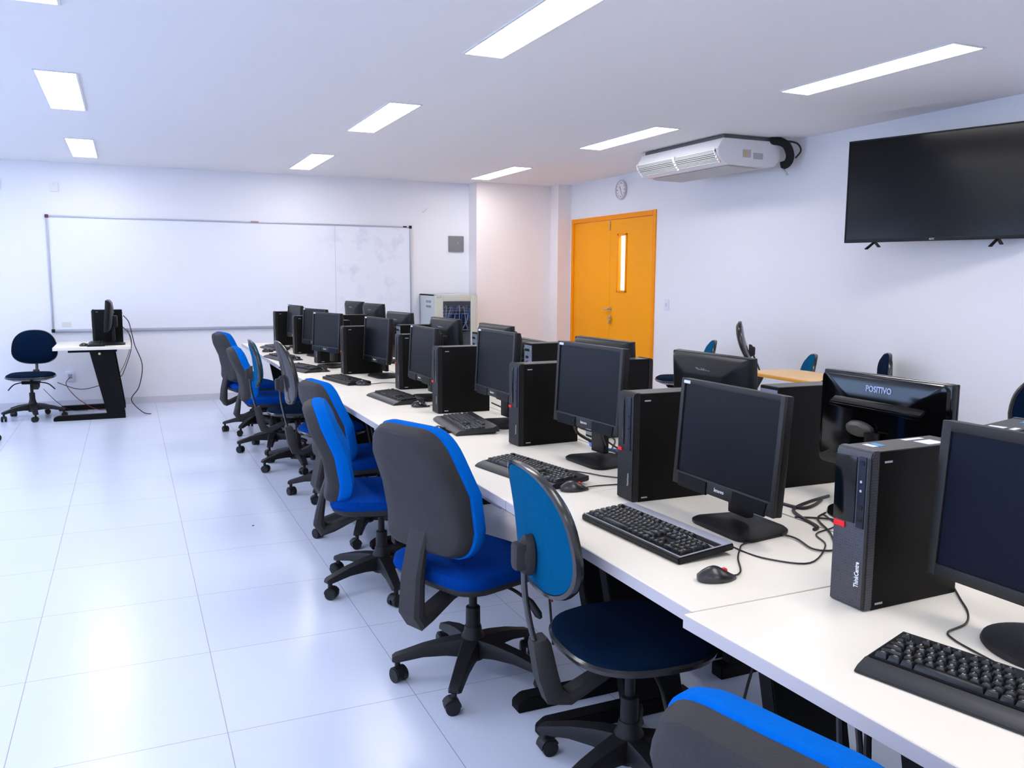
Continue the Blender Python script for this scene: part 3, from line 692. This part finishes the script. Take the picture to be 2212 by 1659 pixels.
def cord(parent, pts, r=.0022, name='cord', m=None):
    """pts in world coordinates on the desk; stored in the parent's frame"""
    Mi = (Matrix.Translation(parent.location) @ parent.rotation_euler.to_matrix().to_4x4()).inverted()
    return MB().tube([Mi @ p for p in smooth(pts, 6)], r, 7).build(name, m or cable_m, parent)
zc_ = DT+.003
k2, _, _ = keyboard('silver', .075, True); put(k2, 1.279, 1.918, .06, 'black keyboard with silver strip along its back edge')
cord(k2, [(1.40, 1.78, zc_+.02), (1.43, 1.72, zc_), (1.45, 1.633, zc_), (1.527, 1.569, zc_), (1.668, 1.662, zc_), (1.72, 1.75, zc_), (1.83, 1.79, zc_), (1.89, 1.9, zc_)])
k1, _, _ = keyboard('rest', .05, True); put(k1, 1.336, .895, .27, 'nearest black keyboard with wide palm rest at bottom right')
cord(k1, [(1.41, .93, zc_+.01), (1.445, 1.05, zc_), (1.456, 1.103, zc_), (1.478, 1.134, zc_), (1.548, 1.149, zc_), (1.607, 1.19, zc_), (1.66, 1.25, zc_), (1.705, 1.30, zc_)])
k3, _, _ = keyboard('rest', .06, True); put(k3, 1.31, 2.72, .18, 'black keyboard with curved palm rest behind the teal chair back')
cord(k3, [(1.40, 2.70, zc_+.01), (1.45, 2.72, zc_), (1.50, 2.64, zc_), (1.53, 2.58, zc_), (1.60, 2.52, zc_), (1.75, 2.5, zc_)])
k4, _, _ = keyboard('thick', .05, True); put(k4, 1.44, 3.735, .0, 'thick black keyboard set aslant in front of the middle tower')
k4.location = (1.44, 3.735, DT); k4.rotation_euler = (0, 0, -.10)
k5, _, _ = keyboard('rest', .06, False); put(k5, 1.40, 4.74, .08, 'black keyboard with grey palm rest beside the round mouse')
ks, _, _ = keyboard('plain', .02, False); put(ks, 1.32, 5.69, .17, 'slim flat black keyboard left of the small mouse in mid row')
for x, y, rz, lab in ((1.20, 6.53, .27, 'black keyboard partly hidden by the black-backed chair'), (1.20, 7.50, .15, 'small keyboard corner seen behind the black chair back'), (1.30, 8.52, .10, 'farthest black keyboard in front of the last tower')):
    dup(k5, loc=(x, y, DT), rz=rz, label=lab)

# ------------------------------------------------------------------ mice
def mouse(thinky):
    t = thing('mouse', 'x', 'mouse'); n = 24; rg = []
    # long axis x, front (+x); origin on desk
    L, W, Hh = .108, .060, .036
    prof = [(0.0, .80, .0), (.06, .97, .15), (.2, 1.0, .45), (.42, .93, .75), (.66, .72, .93), (.85, .45, .985), (.97, .18, 1.0)]
    for z, s_, _ in prof:
        ring = []
        for k in range(n):
            a = 2*PI*k/n; x = math.cos(a); y = math.sin(a)
            wx = L/2*x*(1 if x > 0 else .92); wy = W/2*y*(1-.28*max(0, x)**1.2)
            hz = Hh*(1-.55*max(0, (x*s_+.1))**1.6)
            ring.append((wx*(s_*.35+.65 if z < .5 else s_) - .006*z, wy*s_, hz*z))
        rg.append(ring)
    MB().rings(rg).build('body', mat('satin_black_%d' % thinky, (.018, .017, .018, 1), .3 if thinky else .12, spec=.6), t)
    MB().cyl((.020, -.004, .0215), (.020, .004, .0215), .0065, 12).build('scroll_wheel', red_m if thinky else blk, t)
    return t
ms = mouse(True); put(ms, 1.240, 1.570, -.12, 'black mouse with red wheel in front of the silver-topped keyboard')
cord(ms, [(1.278, 1.566, zc_+.004), (1.300, 1.568, zc_+.002), (1.332, 1.596, zc_), (1.38, 1.665, zc_), (1.43, 1.72, zc_), (1.48, 1.76, zc_), (1.60, 1.78, zc_)])
mb = dup(ms, loc=(1.335, 2.455, DT), rz=-.10, label='black mouse with red wheel beside the curved-rest keyboard')
for c_ in kids(mb):
    if c_.name.startswith('cord'): bpy.data.objects.remove(c_)
cord(mb, [(1.372, 2.452, zc_+.004), (1.44, 2.47, zc_), (1.52, 2.46, zc_), (1.62, 2.47, zc_)])
mr = mouse(False); put(mr, 1.27, 3.625, -.25, 'small shiny black mouse left of the thick keyboard')
cord(mr, [(1.305, 3.616, zc_+.004), (1.36, 3.61, zc_), (1.41, 3.63, zc_)])
for x, y, rz, lab in ((1.435, 4.415, -.25, 'round black mouse right of the grey palm-rest keyboard'), (1.38, 5.455, -.3, 'small black mouse at the end of the slim keyboard'), (1.305, 6.345, -.25, 'black mouse just left of the sixth tower'), (1.28, 7.30, -.1, 'mouse beside the hidden keyboard near the row end'), (1.17, 8.20, -.2, 'farthest mouse, behind the teal chair back')):
    o = dup(mr, loc=(x, y, DT), rz=rz, label=lab)
    for c_ in kids(o):
        if c_.name.startswith('cord'): bpy.data.objects.remove(c_)
    if y < 6: cord(o, [(x+.035, y-.010, zc_+.004), (x+.09, y+.03, zc_), (x+.16, y+.05, zc_), (x+.24, y+.0, zc_)])

# ------------------------------------------------------------------ office chairs
def base_parts(t, rot, hz=.36):
    """five-star base; rot = direction of first arm (thing frame)"""
    b = MB()
    for k in range(5):
        a = rot+k*2*PI/5; d = Vector((math.cos(a), math.sin(a), 0)); s = Vector((-d.y, d.x, 0))
        rg = []
        for r_, zt, zb, hw in ((.03, .150, .085, .030), (.10, .142, .092, .026), (.18, .126, .090, .023), (.245, .106, .078, .021), (.280, .096, .072, .020), (.292, .088, .076, .016)):
            rg.append([d*r_+s*hw*.9+Vector((0, 0, zt)), d*r_-s*hw*.9+Vector((0, 0, zt)), d*r_-s*hw*1.15+Vector((0, 0, zt-.014)), d*r_-s*hw*1.15+Vector((0, 0, zb)), d*r_+s*hw*1.15+Vector((0, 0, zb)), d*r_+s*hw*1.15+Vector((0, 0, zt-.014))])
        b.rings(rg)
    b.lathe([(.042, .070), (.045, .10), (.043, .150), (.034, .168), (.030, .19)], 20)
    b.build('star_base', base_grey, t)
    b = MB().lathe([(.027, .17), (.026, .26), (.024, .262), (.015, .264), (.014, hz+.03)], 18); b.build('gas_column', base_grey, t)
    for k in range(5):
        a = rot+k*2*PI/5; p = Vector((math.cos(a), math.sin(a), 0))*.275; tw = a+1.1*((k*37) % 5-2)
        u_ = Vector((math.cos(tw), math.sin(tw), 0)); p = p + u_*.012
        b = MB()
        for sd in (-1, 1): b.cyl(p+u_.cross(Vector((0, 0, 1)))*sd*.006+Vector((0, 0, .025)), p+u_.cross(Vector((0, 0, 1)))*sd*.025+Vector((0, 0, .025)), .025, 16)
        M = basis(p+Vector((0, 0, .025)), u_, (0, 0, 1))
        hood = []
        for z_ in (-.021, .021): hood.append([(.030*math.cos(q), .030*math.sin(q), z_) for q in [R(20+i*20) for i in range(9)]]+[(-.02, .0, z_)])
        b.rings(hood, M=M); b.cyl(p-u_*.008+Vector((0, 0, .045)), p-u_*.008+Vector((0, 0, .085)), .010)
        b.build('caster', base_grey, t)
def bend(p, h0, k): return p
def chairA(rot=0, seat_z=.47, back_m=None, seat_m=None, back_top=.985, variant=0):
    """forward +x. tall shielded back"""
    back_m = back_m or blue_f; seat_m = seat_m or blue_d
    t = thing('office_chair', 'x', 'chair'); base_parts(t, rot, seat_z-.08)
    # seat cushion
    def ring(w_, d_, z, r=.10, front=0):
        return [(p[0]+.0, p[1]*(1-.06*(p[0] < 0)), z-(.018*max(0, p[0]/(d_/2))**3 if z > seat_z-.05 else 0)) for p in rrect(d_, w_, r, 6)]
    MB().rings([ring(.44, .42, seat_z-.055), ring(.475, .455, seat_z-.050), ring(.485, .465, seat_z-.035), ring(.475, .455, seat_z-.010), ring(.42, .40, seat_z+.004, .09), ring(.20, .20, seat_z-.001, .05)]).build('seat', seat_m, t)
    MB().rings([ring(.30, .28, seat_z-.090, .08), ring(.43, .41, seat_z-.080), ring(.465, .445, seat_z-.062), ring(.470, .45, seat_z-.050)]).build('seat_pan', grey_shell, t)
    MB().box((-.01, 0, seat_z-.105), (.20, .13, .045), .012).build('mechanism', leg_m, t)
    for sy, dx in ((-1, .03), (1, -.04)):
        b = MB().tube(smooth([(dx, sy*.06, seat_z-.105), (dx, sy*.17, seat_z-.11), (dx+.01, sy*.235, seat_z-.135)], 4), .006, 8); b.lathe([(.006, 0), (.013, .02), (.014, .07), (.006, .085)], 10, M=Matrix.Translation((dx+.01, sy*.23, seat_z-.125)) @ Matrix.Rotation(sy*-2.3, 4, 'X')); b.build('lever', base_grey, t)
    # backrest: profile in (width,z); leaning back
    z0 = back_top-.45; hb = .45
    def outline(s_, inset=0):
        pts = []
        N = 36
        for k in range(N):
            a = 2*PI*k/N; c, s2 = math.cos(a), math.sin(a); e = .33
            y = math.copysign(abs(c)**e, c); z = math.copysign(abs(s2)**e, s2)
            wv = .210-.052*max(0, z)**2+.0*z
            pts.append((y*(wv-inset), (z*(.5*hb-inset)+hb/2)))
        return pts
    def xs(y, z):   # spine curve: lumbar forward, top leaning back; wraps forward at the sides
        u_ = max(0, z/hb); return -.232 + .030*math.sin(PI*min(1, u_*1.4)) - .085*u_**1.6 + .35*y*y
    def rg(inset, off, k=1):
        return [(xs(y*k, (z-hb/2)*k+hb/2)+off, y*k, (z-hb/2)*k+hb/2+z0) for y, z in outline(0, inset)]
    MB().rings([rg(.13, .026, .1), rg(.13, .024), rg(.05, .016), rg(.006, .010), rg(-.001, .018), rg(-.002, .044), rg(.006, .066), rg(.038, .080), rg(.10, .082), rg(.13, .081, .5), rg(.13, .080, .05)]).build('backrest', back_m, t)
    MB().rings([rg(.13, -.036, .05), rg(.13, -.036, .5), rg(.08, -.038), rg(.030, -.038), rg(.018, -.030), rg(.006, -.004), rg(.004, .010), rg(.010, .012)]).build('back_shell', grey_shell, t)
    # J-shaped support
    b = MB(); zz = z0+.03
    rr = []
    for x, z, hw, th in ((-.245, zz+.05, .046, .010), (-.262, zz-.01, .047, .014), (-.278, zz-.10, .048, .020), (-.285, seat_z-.15, .050, .024), (-.265, seat_z-.185, .050, .024), (-.22, seat_z-.175, .038, .018), (-.12, seat_z-.13, .035, .014), (-.05, seat_z-.115, .035, .012)):
        rr.append((x, z, hw, th))
    rings_ = []
    for i, (x, z, hw, th) in enumerate(rr):
        a_ = rr[max(0, i-1)]; c_ = rr[min(len(rr)-1, i+1)]; d = Vector((c_[0]-a_[0], 0, c_[1]-a_[1])).normalized(); nrm = Vector((-d.z, 0, d.x))
        P0 = Vector((x, 0, z)); rings_.append([P0+nrm*th*sa+Vector((0, hw*ca, 0)) for sa, ca in ((1, .8), (1, -.8), (.4, -1), (-.4, -1), (-1, -.8), (-1, .8), (-.4, 1), (.4, 1))])
    b.rings(rings_); b.build('back_support', grey_shell, t)
    return t
def chairB(rot=0, seat_z=.46, bh=.172, fab=None, back_z=.80, shell='fabric', lean=.12, seat_m=None, rod=0):
    """secretary chair: thin oval back with shiny rim on a rod, oval seat"""
    fab = fab or teal_f; seat_m = seat_m or navy_f
    t = thing('office_chair', 'x', 'chair'); base_parts(t, rot, seat_z-.07)
    def el(a_, b_, z, e=.75, ox=0):
        out = []
        for k in range(40):
            q = 2*PI*k/40; c, s2 = math.cos(q), math.sin(q); out.append((ox+a_*math.copysign(abs(c)**e, c), b_*math.copysign(abs(s2)**e, s2), z))
        return out
    MB().rings([el(.20, .20, seat_z-.030), el(.212, .218, seat_z-.020), el(.210, .215, seat_z-.006), el(.185, .19, seat_z+.008), el(.10, .10, seat_z+.008)]).build('seat', seat_m, t)
    MB().rings([el(.10, .09, seat_z-.062), el(.17, .17, seat_z-.055), el(.216, .222, seat_z-.034), el(.219, .225, seat_z-.022), el(.212, .218, seat_z-.016)]).build('seat_rim', rim_m, t)
    MB().box((0, 0, seat_z-.075), (.22, .14, .035), .01).build('mechanism', leg_m, t)
    for sy in (-1, 1):
        MB().tube(smooth([(.02, sy*.06, seat_z-.08), (.01, sy*.15, seat_z-.10), (.0, sy*.21, seat_z-.16)], 4), .006, 8, rs=None).build('lever', base_grey, t)
    # back cushion
    A_, B_ = .205, bh
    def pt(y, z, off):
        u_ = z/B_; return (-.285-lean*z+.45*y*y+off-.02*u_*u_, y, back_z+z)
    def ring(s_, off):
        out = []
        for k in range(44):
            q = 2*PI*k/44; c, s2 = math.cos(q), math.sin(q); y = A_*math.copysign(abs(c)**.78, c)*s_; z = B_*math.copysign(abs(s2)**.78, s2)*s_
            y *= 1-.10*(z/B_)
            out.append(pt(y, z, off))
        return out
    MB().rings([ring(.5, .030), ring(.85, .028), ring(.96, .014), ring(.97, .0)]).build('backrest', fab, t)
    MB().rings([ring(.97, .006), ring(1.01, .010), ring(1.03, .0), ring(1.02, -.012), ring(.965, -.014), ring(.95, -.010)], cap=False).build('back_rim', rim_m, t)
    MB().rings([ring(.955, .004), ring(.95, -.012), ring(.8, -.020), ring(.4, -.022)]).build('back_panel', fab if shell == 'fabric' else rim_m, t)
    zk = back_z-.075; xk = -.285-.03+lean*.06
    b = MB().lathe([(.052, 0), (.050, .020), (.036, .034), (.02, .038)], 20, M=basis((xk, 0, zk), (0, 1, 0), (0, 0, 1)) @ Matrix.Rotation(PI, 4, 'Y'), sx=.62, sy=1.1)
    b.box((xk-.030, 0, zk), (.045, .05, .075), .014); b.build('bracket', grey_shell, t)
    pts = smooth([(xk-.020, 0, zk), (xk-.018+rod*.4, 0, zk-.10), (xk+.005+rod*.9, 0, zk-.22), (xk+.030+rod, 0, seat_z-.03)], 5)
    MB().tube(pts, .014, 10, flat=.55, up=(1, 0, 0)).build('back_rod', rim_m, t)
    rr = [(xk+.022+rod, seat_z+.015, .026, .020), (xk+.026+rod, seat_z-.0, .030, .025), (xk+.045+rod*.8, seat_z-.09, .031, .028), (xk+.065, seat_z-.15, .030, .028), (xk+.11, seat_z-.165, .028, .018), (-.06, seat_z-.10, .028, .014)]
    rings_ = []
    for i, (x, z, hw, th) in enumerate(rr):
        a_ = rr[max(0, i-1)]; c_ = rr[min(len(rr)-1, i+1)]; d = Vector((c_[0]-a_[0], 0, c_[1]-a_[1])).normalized(); nrm = Vector((-d.z, 0, d.x)); P0 = Vector((x, 0, z))
        rings_.append([P0+nrm*th*sa+Vector((0, hw*ca, 0)) for sa, ca in ((1, .8), (1, -.8), (.5, -1), (-.5, -1), (-1, -.8), (-1, .8), (-.5, 1), (.5, 1))])
    MB().rings(rings_).build('support_boot', grey_shell, t)
    return t
def putc(t, x, y, deg, label, group=None):
    t.location = (x, y, 0); t.rotation_euler = (0, 0, R(deg)); t['label'] = label
    if group: t['group'] = group
    return t
GB = 'blue chairs along the left row'; GT = 'small-backed chairs along the left row'
# (x, y, heading, base arm heading in world)
A_l = [(1.085, 2.745, 22, 20, 'blue chair with large dark grey back shell, centre of the photo'),
 (1.03, 3.77, -12, 52, 'bright blue chair side-on, just behind the large grey-shelled one'),
 (1.17, 4.60, 10, 30, 'blue chair mostly hidden behind the side-on bright blue one'),
 (.95, .805, 14, 0, 'nearest blue chair cut by the bottom edge'),
 (1.05, 7.20, 0, 40, 'blue chair left of the teal back, in front of the farthest one'),
 (1.03, 8.15, 12, 20, 'farthest blue chair of the left row')]
for x, y, h_, br, lab in A_l: putc(chairA(R(br-h_), back_top={.95: .915, 1.085: .966, 1.03: .885 if y < 5 else .935, 1.17: .89, 1.05: .87}[x]), x, y, h_, lab, GB)
putc(chairB(R(125-(-4)), back_z=.785, lean=.16), 1.25, 1.95, -4, 'teal oval-backed chair with shiny rim beside the near desk', GT)
putc(chairB(R(20), fab=blk, shell='black', back_z=.825, bh=.20, lean=.16, seat_m=blue_d), 1.19, 5.56, 0, 'chair with black shiny backrest in the left row', GT)
putc(chairB(R(60), back_z=.80), 1.12, 6.45, -6, 'teal-backed chair behind the black-backed one', GT)
# teacher's side and right-hand chairs
putc(chairB(R(15), fab=navy_f, back_z=.70, lean=.05, seat_z=.45), -.93, 9.72, -95, 'dark navy chair standing before the whiteboard, left of the small desk')
putc(chairA(R(0)), -1.37, 8.50, 0, 'chair at the left photo edge, only a caster showing')
GR = 'chairs along the right wall'
putc(chairB(R(15), seat_z=.515, back_z=.695, lean=.12), 4.70, 6.62, 152, 'dark teal chair left of the leaning black back, by the wall', GR)
putc(chairB(R(35), fab=blk, shell='black', seat_z=.62, back_z=.91, lean=-.30, rod=-.13), 4.50, 5.92, 143, 'black-backed chair leaning forward near the wall, tallest of them', GR)
putc(chairB(R(35), back_z=.672, seat_z=.45), 4.72, 5.37, 147, 'teal chair whose back tip shows behind the orange table', GR)
c4 = putc(chairB(R(35), fab=navy_f, back_z=.73, seat_z=.45, lean=-.1), 4.85, 4.72, 142, 'dark chair with torn edge showing yellow foam', GR)
MB().tube([(-.305+.45*.03-.01*0-.02, -.205+.02*abs(i-4)**1.2*.12, .73-.12+.035*i) for i in range(8)], .014, 8, flat=.6).build('exposed_foam', foam_m, c4)
putc(chairB(R(35), fab=navy_f, back_z=.80, seat_z=.47, lean=.05), 4.42, 3.02, 60, 'dark round-backed chair at the right photo edge', GR)

# orange-topped table by the right wall
t = thing('side_table', 'table with rounded orange-wood top by the right wall', 'table', (4.50, 4.60, 0), 0)
MB().prism([(p[0], p[1]) for p in rrect(.46, 1.14, .18, 8)], 'z', .722, .742, .002).build('top', wood_o, t)
MB().prism([(p[0], p[1]) for p in rrect(.47, 1.15, .185, 8)], 'z', .716, .736, .004).build('edge_band', wood_e, t)
MB().cyl((-.08, 0, .012), (-.08, 0, .72), .03, 16).build('pedestal', alu, t); MB().lathe([(.12, 0), (.12, .008), (.04, .016)], 24, c=(-.08, 0, 0)).build('foot_plate', alu, t)

# ------------------------------------------------------------------ small desk under the whiteboard
t = thing('small_desk', 'small white desk with slanted black legs below the whiteboard', 'desk', (-.35, 9.80, 0))
MB().box((0, 0, DT-.015), (.70, .88, .03), .002).build('top', desk_m, t)
for y in (-.36, .36):
    b = MB()
    b.prism([(-.22, DT-.03), (.22, DT-.03), (.22, DT-.055), (-.22, DT-.055)], 'y', y-.03, y+.03, .002)
    b.prism([(-.03, DT-.05), (.19, DT-.05), (.27, .05), (.10, .05)], 'y', y-.025, y+.025, .003)
    b.prism([(-.38, 0), (.27, 0), (.27, .055), (-.34, .05), (-.38, .03)], 'y', y-.035, y+.035, .004); b.build('leg', leg_m, t)
MB().box((.10, 0, .47), (.018, .66, .36)).build('modesty_panel', edge_m, t)
MB().lathe([(.012, 0), (.012, .006)], 12, M=basis((-.0+.06, -.386, .66), (1, 0, 0), (0, 0, 1))).build('round_sticker', mat('pale_yellow_sticker', (.6, .6, .3, 1), .5), t)
dup(tp, loc=(-.215, 9.95, DT), rz=.0, label='black tower on the small desk below the whiteboard')
tm = monitor(.445, .318, 'plain', 1.03-DT, .08); put(tm, -.215, 9.64, -.02, 'monitor seen edge-on on the small desk below the whiteboard')
dup(ks, loc=(-.32, 9.63, DT), rz=0, label='keyboard in front of the edge-on monitor on the small desk')
dup(mr, loc=(-.42, 9.50, DT), rz=0, label='mouse on the small desk below the whiteboard')
def cable(pts, label, r=.004, m=None, group=None):
    o = MB().tube(smooth(pts, 7), r, 7).build('cable', m or cable_m); return tag(o, label, 'cable', group)
cable([(-.06, 9.86, 1.02), (-.01, 9.86, .95), (.02, 9.83, .80), (.04, 9.8, .70), (.10, 9.75, .50), (.06, 9.7, .28), (-.02, 9.65, .15), (.08, 9.62, .02), (.16, 9.55, .006)], 'long black cable looping from the small desk down to the floor', .005)
cable([(-.07, 9.9, .90), (0, 9.88, .80), (-.0, 9.86, .66), (-.07, 9.9, .45), (-.12, 9.95, .36), (-.25, 9.98, .30), (-.5, 10.0, .24), (-.72, 10.02, .32)], 'cable hanging behind the slanted desk leg toward the socket', .004)
cable([(-.03, 9.92, .88), (.0, 9.95, .72), (-.06, 9.97, .52), (-.12, 10., .40)], 'thin cable dangling beside the slanted desk leg', .003, red_cable)
cable([(-.62, 10.40, .33), (-.66, 10.33, .26), (-.55, 10.2, .12), (-.38, 10.05, .02), (-.25, 10.0, .015), (-.15, 9.95, .04)], 'cable running from the wall socket down to the floor', .004, red_cable)
cable([(-.86, 10.1, .25), (-.74, 10.12, .10), (-.62, 10.1, .012), (-.45, 10.02, .01)], 'cable on the floor between the navy chair and the small desk', .003)

# ------------------------------------------------------------------ cables on the desks
zz = DT+.005
GC = 'black cables behind the monitors'
cable([(2.0, 2.02, zz), (1.93, 1.98, zz), (1.87, 1.97, zz), (1.85, 2.04, zz), (1.83, 2.10, zz)], 'black cable beside the round glossy stand', .005, group=None)
cable([(2.06, 2.05, zz), (1.95, 2.02, zz), (1.84, 1.97, zz), (1.80, 1.90, zz), (1.77, 1.80, zz), (1.74, 1.78, zz)], 'black cable curving out right of the near monitor stand', .005)
cable([(1.90, 1.90, zz), (1.83, 1.86, zz), (1.77, 1.755, zz), (1.73, 1.70, zz), (1.66, 1.62, zz), (1.61, 1.646, zz), (1.634, 1.743, zz), (1.60, 1.82, zz)], 'thin cable crossing the desk left of the near tower', .0028)
cable([(1.78, 1.90, zz), (1.87, 1.83, zz), (1.82, 1.76, zz), (1.90, 1.70, zz)], 'cable loop behind the near tower', .003)
for i, (yb, lab) in enumerate(((2.72, 'second desk'), (3.62, 'middle tower'), (5.05, 'fifth tower'))):
    for k in range(4):
        r_ = random.Random(i*10+k)
        p = [(1.74, yb+.42+.03*k, zz+.16-.04*k)]
        for q in range(4): p.append((1.74+r_.uniform(-.06, .10), yb+.36-.08*q+r_.uniform(-.03, .03), zz+max(0, .10-.035*q-.02*k)+.001*k))
        cable(p, ('%s cable in the tangle behind the desks near the %s' % ('blue' if k == 2 else 'black', lab)), .004, blue_cable if k == 2 else cable_m, 'tangled %s cables near the %s' % ('blue' if k == 2 else 'black', lab))
cable([(1.55, 2.86, .90), (1.60, 2.92, .83), (1.66, 2.86, .79), (1.63, 2.76, .80), (1.60, 2.74, .86)], 'black video cable hanging under the shiny-barred monitor', .006)
cable([(1.62, .93, .86), (1.60, .86, .80), (1.62, .80, DT+.006)], 'dark red-black cable hanging under the nearest monitor', .004, red_cable)
# under the desks
cable([(1.35, 1.28, .70), (1.32, 1.24, .45), (1.40, 1.22, .30), (1.45, 1.26, .02), (1.6, 1.3, .008)], 'thick black cable hanging under the nearest desk', .008)
cable([(1.30, 1.22, .70), (1.33, 1.20, .40), (1.30, 1.28, .12), (1.20, 1.40, .010), (1.1, 1.5, .008)], 'black cable reaching the floor under the nearest desk', .007)
cable([(1.36, 1.20, .70), (1.36, 1.20, .40), (1.42, 1.10, .15), (1.5, 1.02, .01)], 'second thick cable beside the hanging one under the nearest desk', .008)
cable([(1.42, 1.50, .70), (1.40, 1.50, .50), (1.36, 1.52, .38), (1.33, 1.54, .20), (1.30, 1.60, .01)], 'dark red cable under the near desks', .006, red_cable)
cable([(1.55, 1.75, .66), (1.50, 1.72, .45), (1.42, 1.66, .25), (1.5, 1.5, .02)], 'thin black cable under the near desks', .004)
cable([(1.45, 2.72, .69), (1.42, 2.68, .55), (1.35, 2.62, .45), (1.32, 2.58, .30)], 'red cable under the desk behind the grey-shelled chair', .005, red_cable)
cable([(1.40, 2.80, .70), (1.41, 2.78, .55), (1.39, 2.76, .40), (1.42, 2.76, .05)], 'black cable under the desk behind the grey-shelled chair', .005)
# floor litter
o = MB().tube([(0, 0, .003), (.012, .008, .004), (.026, .020, .004), (.034, .030, .003)], .004, 6, rs=[.001, .004, .004, .001]).build('dry_leaf', brown_m); o.location = (.032, 2.49, 0); tag(o, 'small brown dry leaf on the floor tiles at lower left', 'leaf')
o = MB().box((0, 0, .002), (.012, .006, .004), .001).build('floor_crumb', brown_m); o.location = (.60, 4.99, 0); tag(o, 'tiny dark crumb on the floor beside the row of casters', 'crumb')
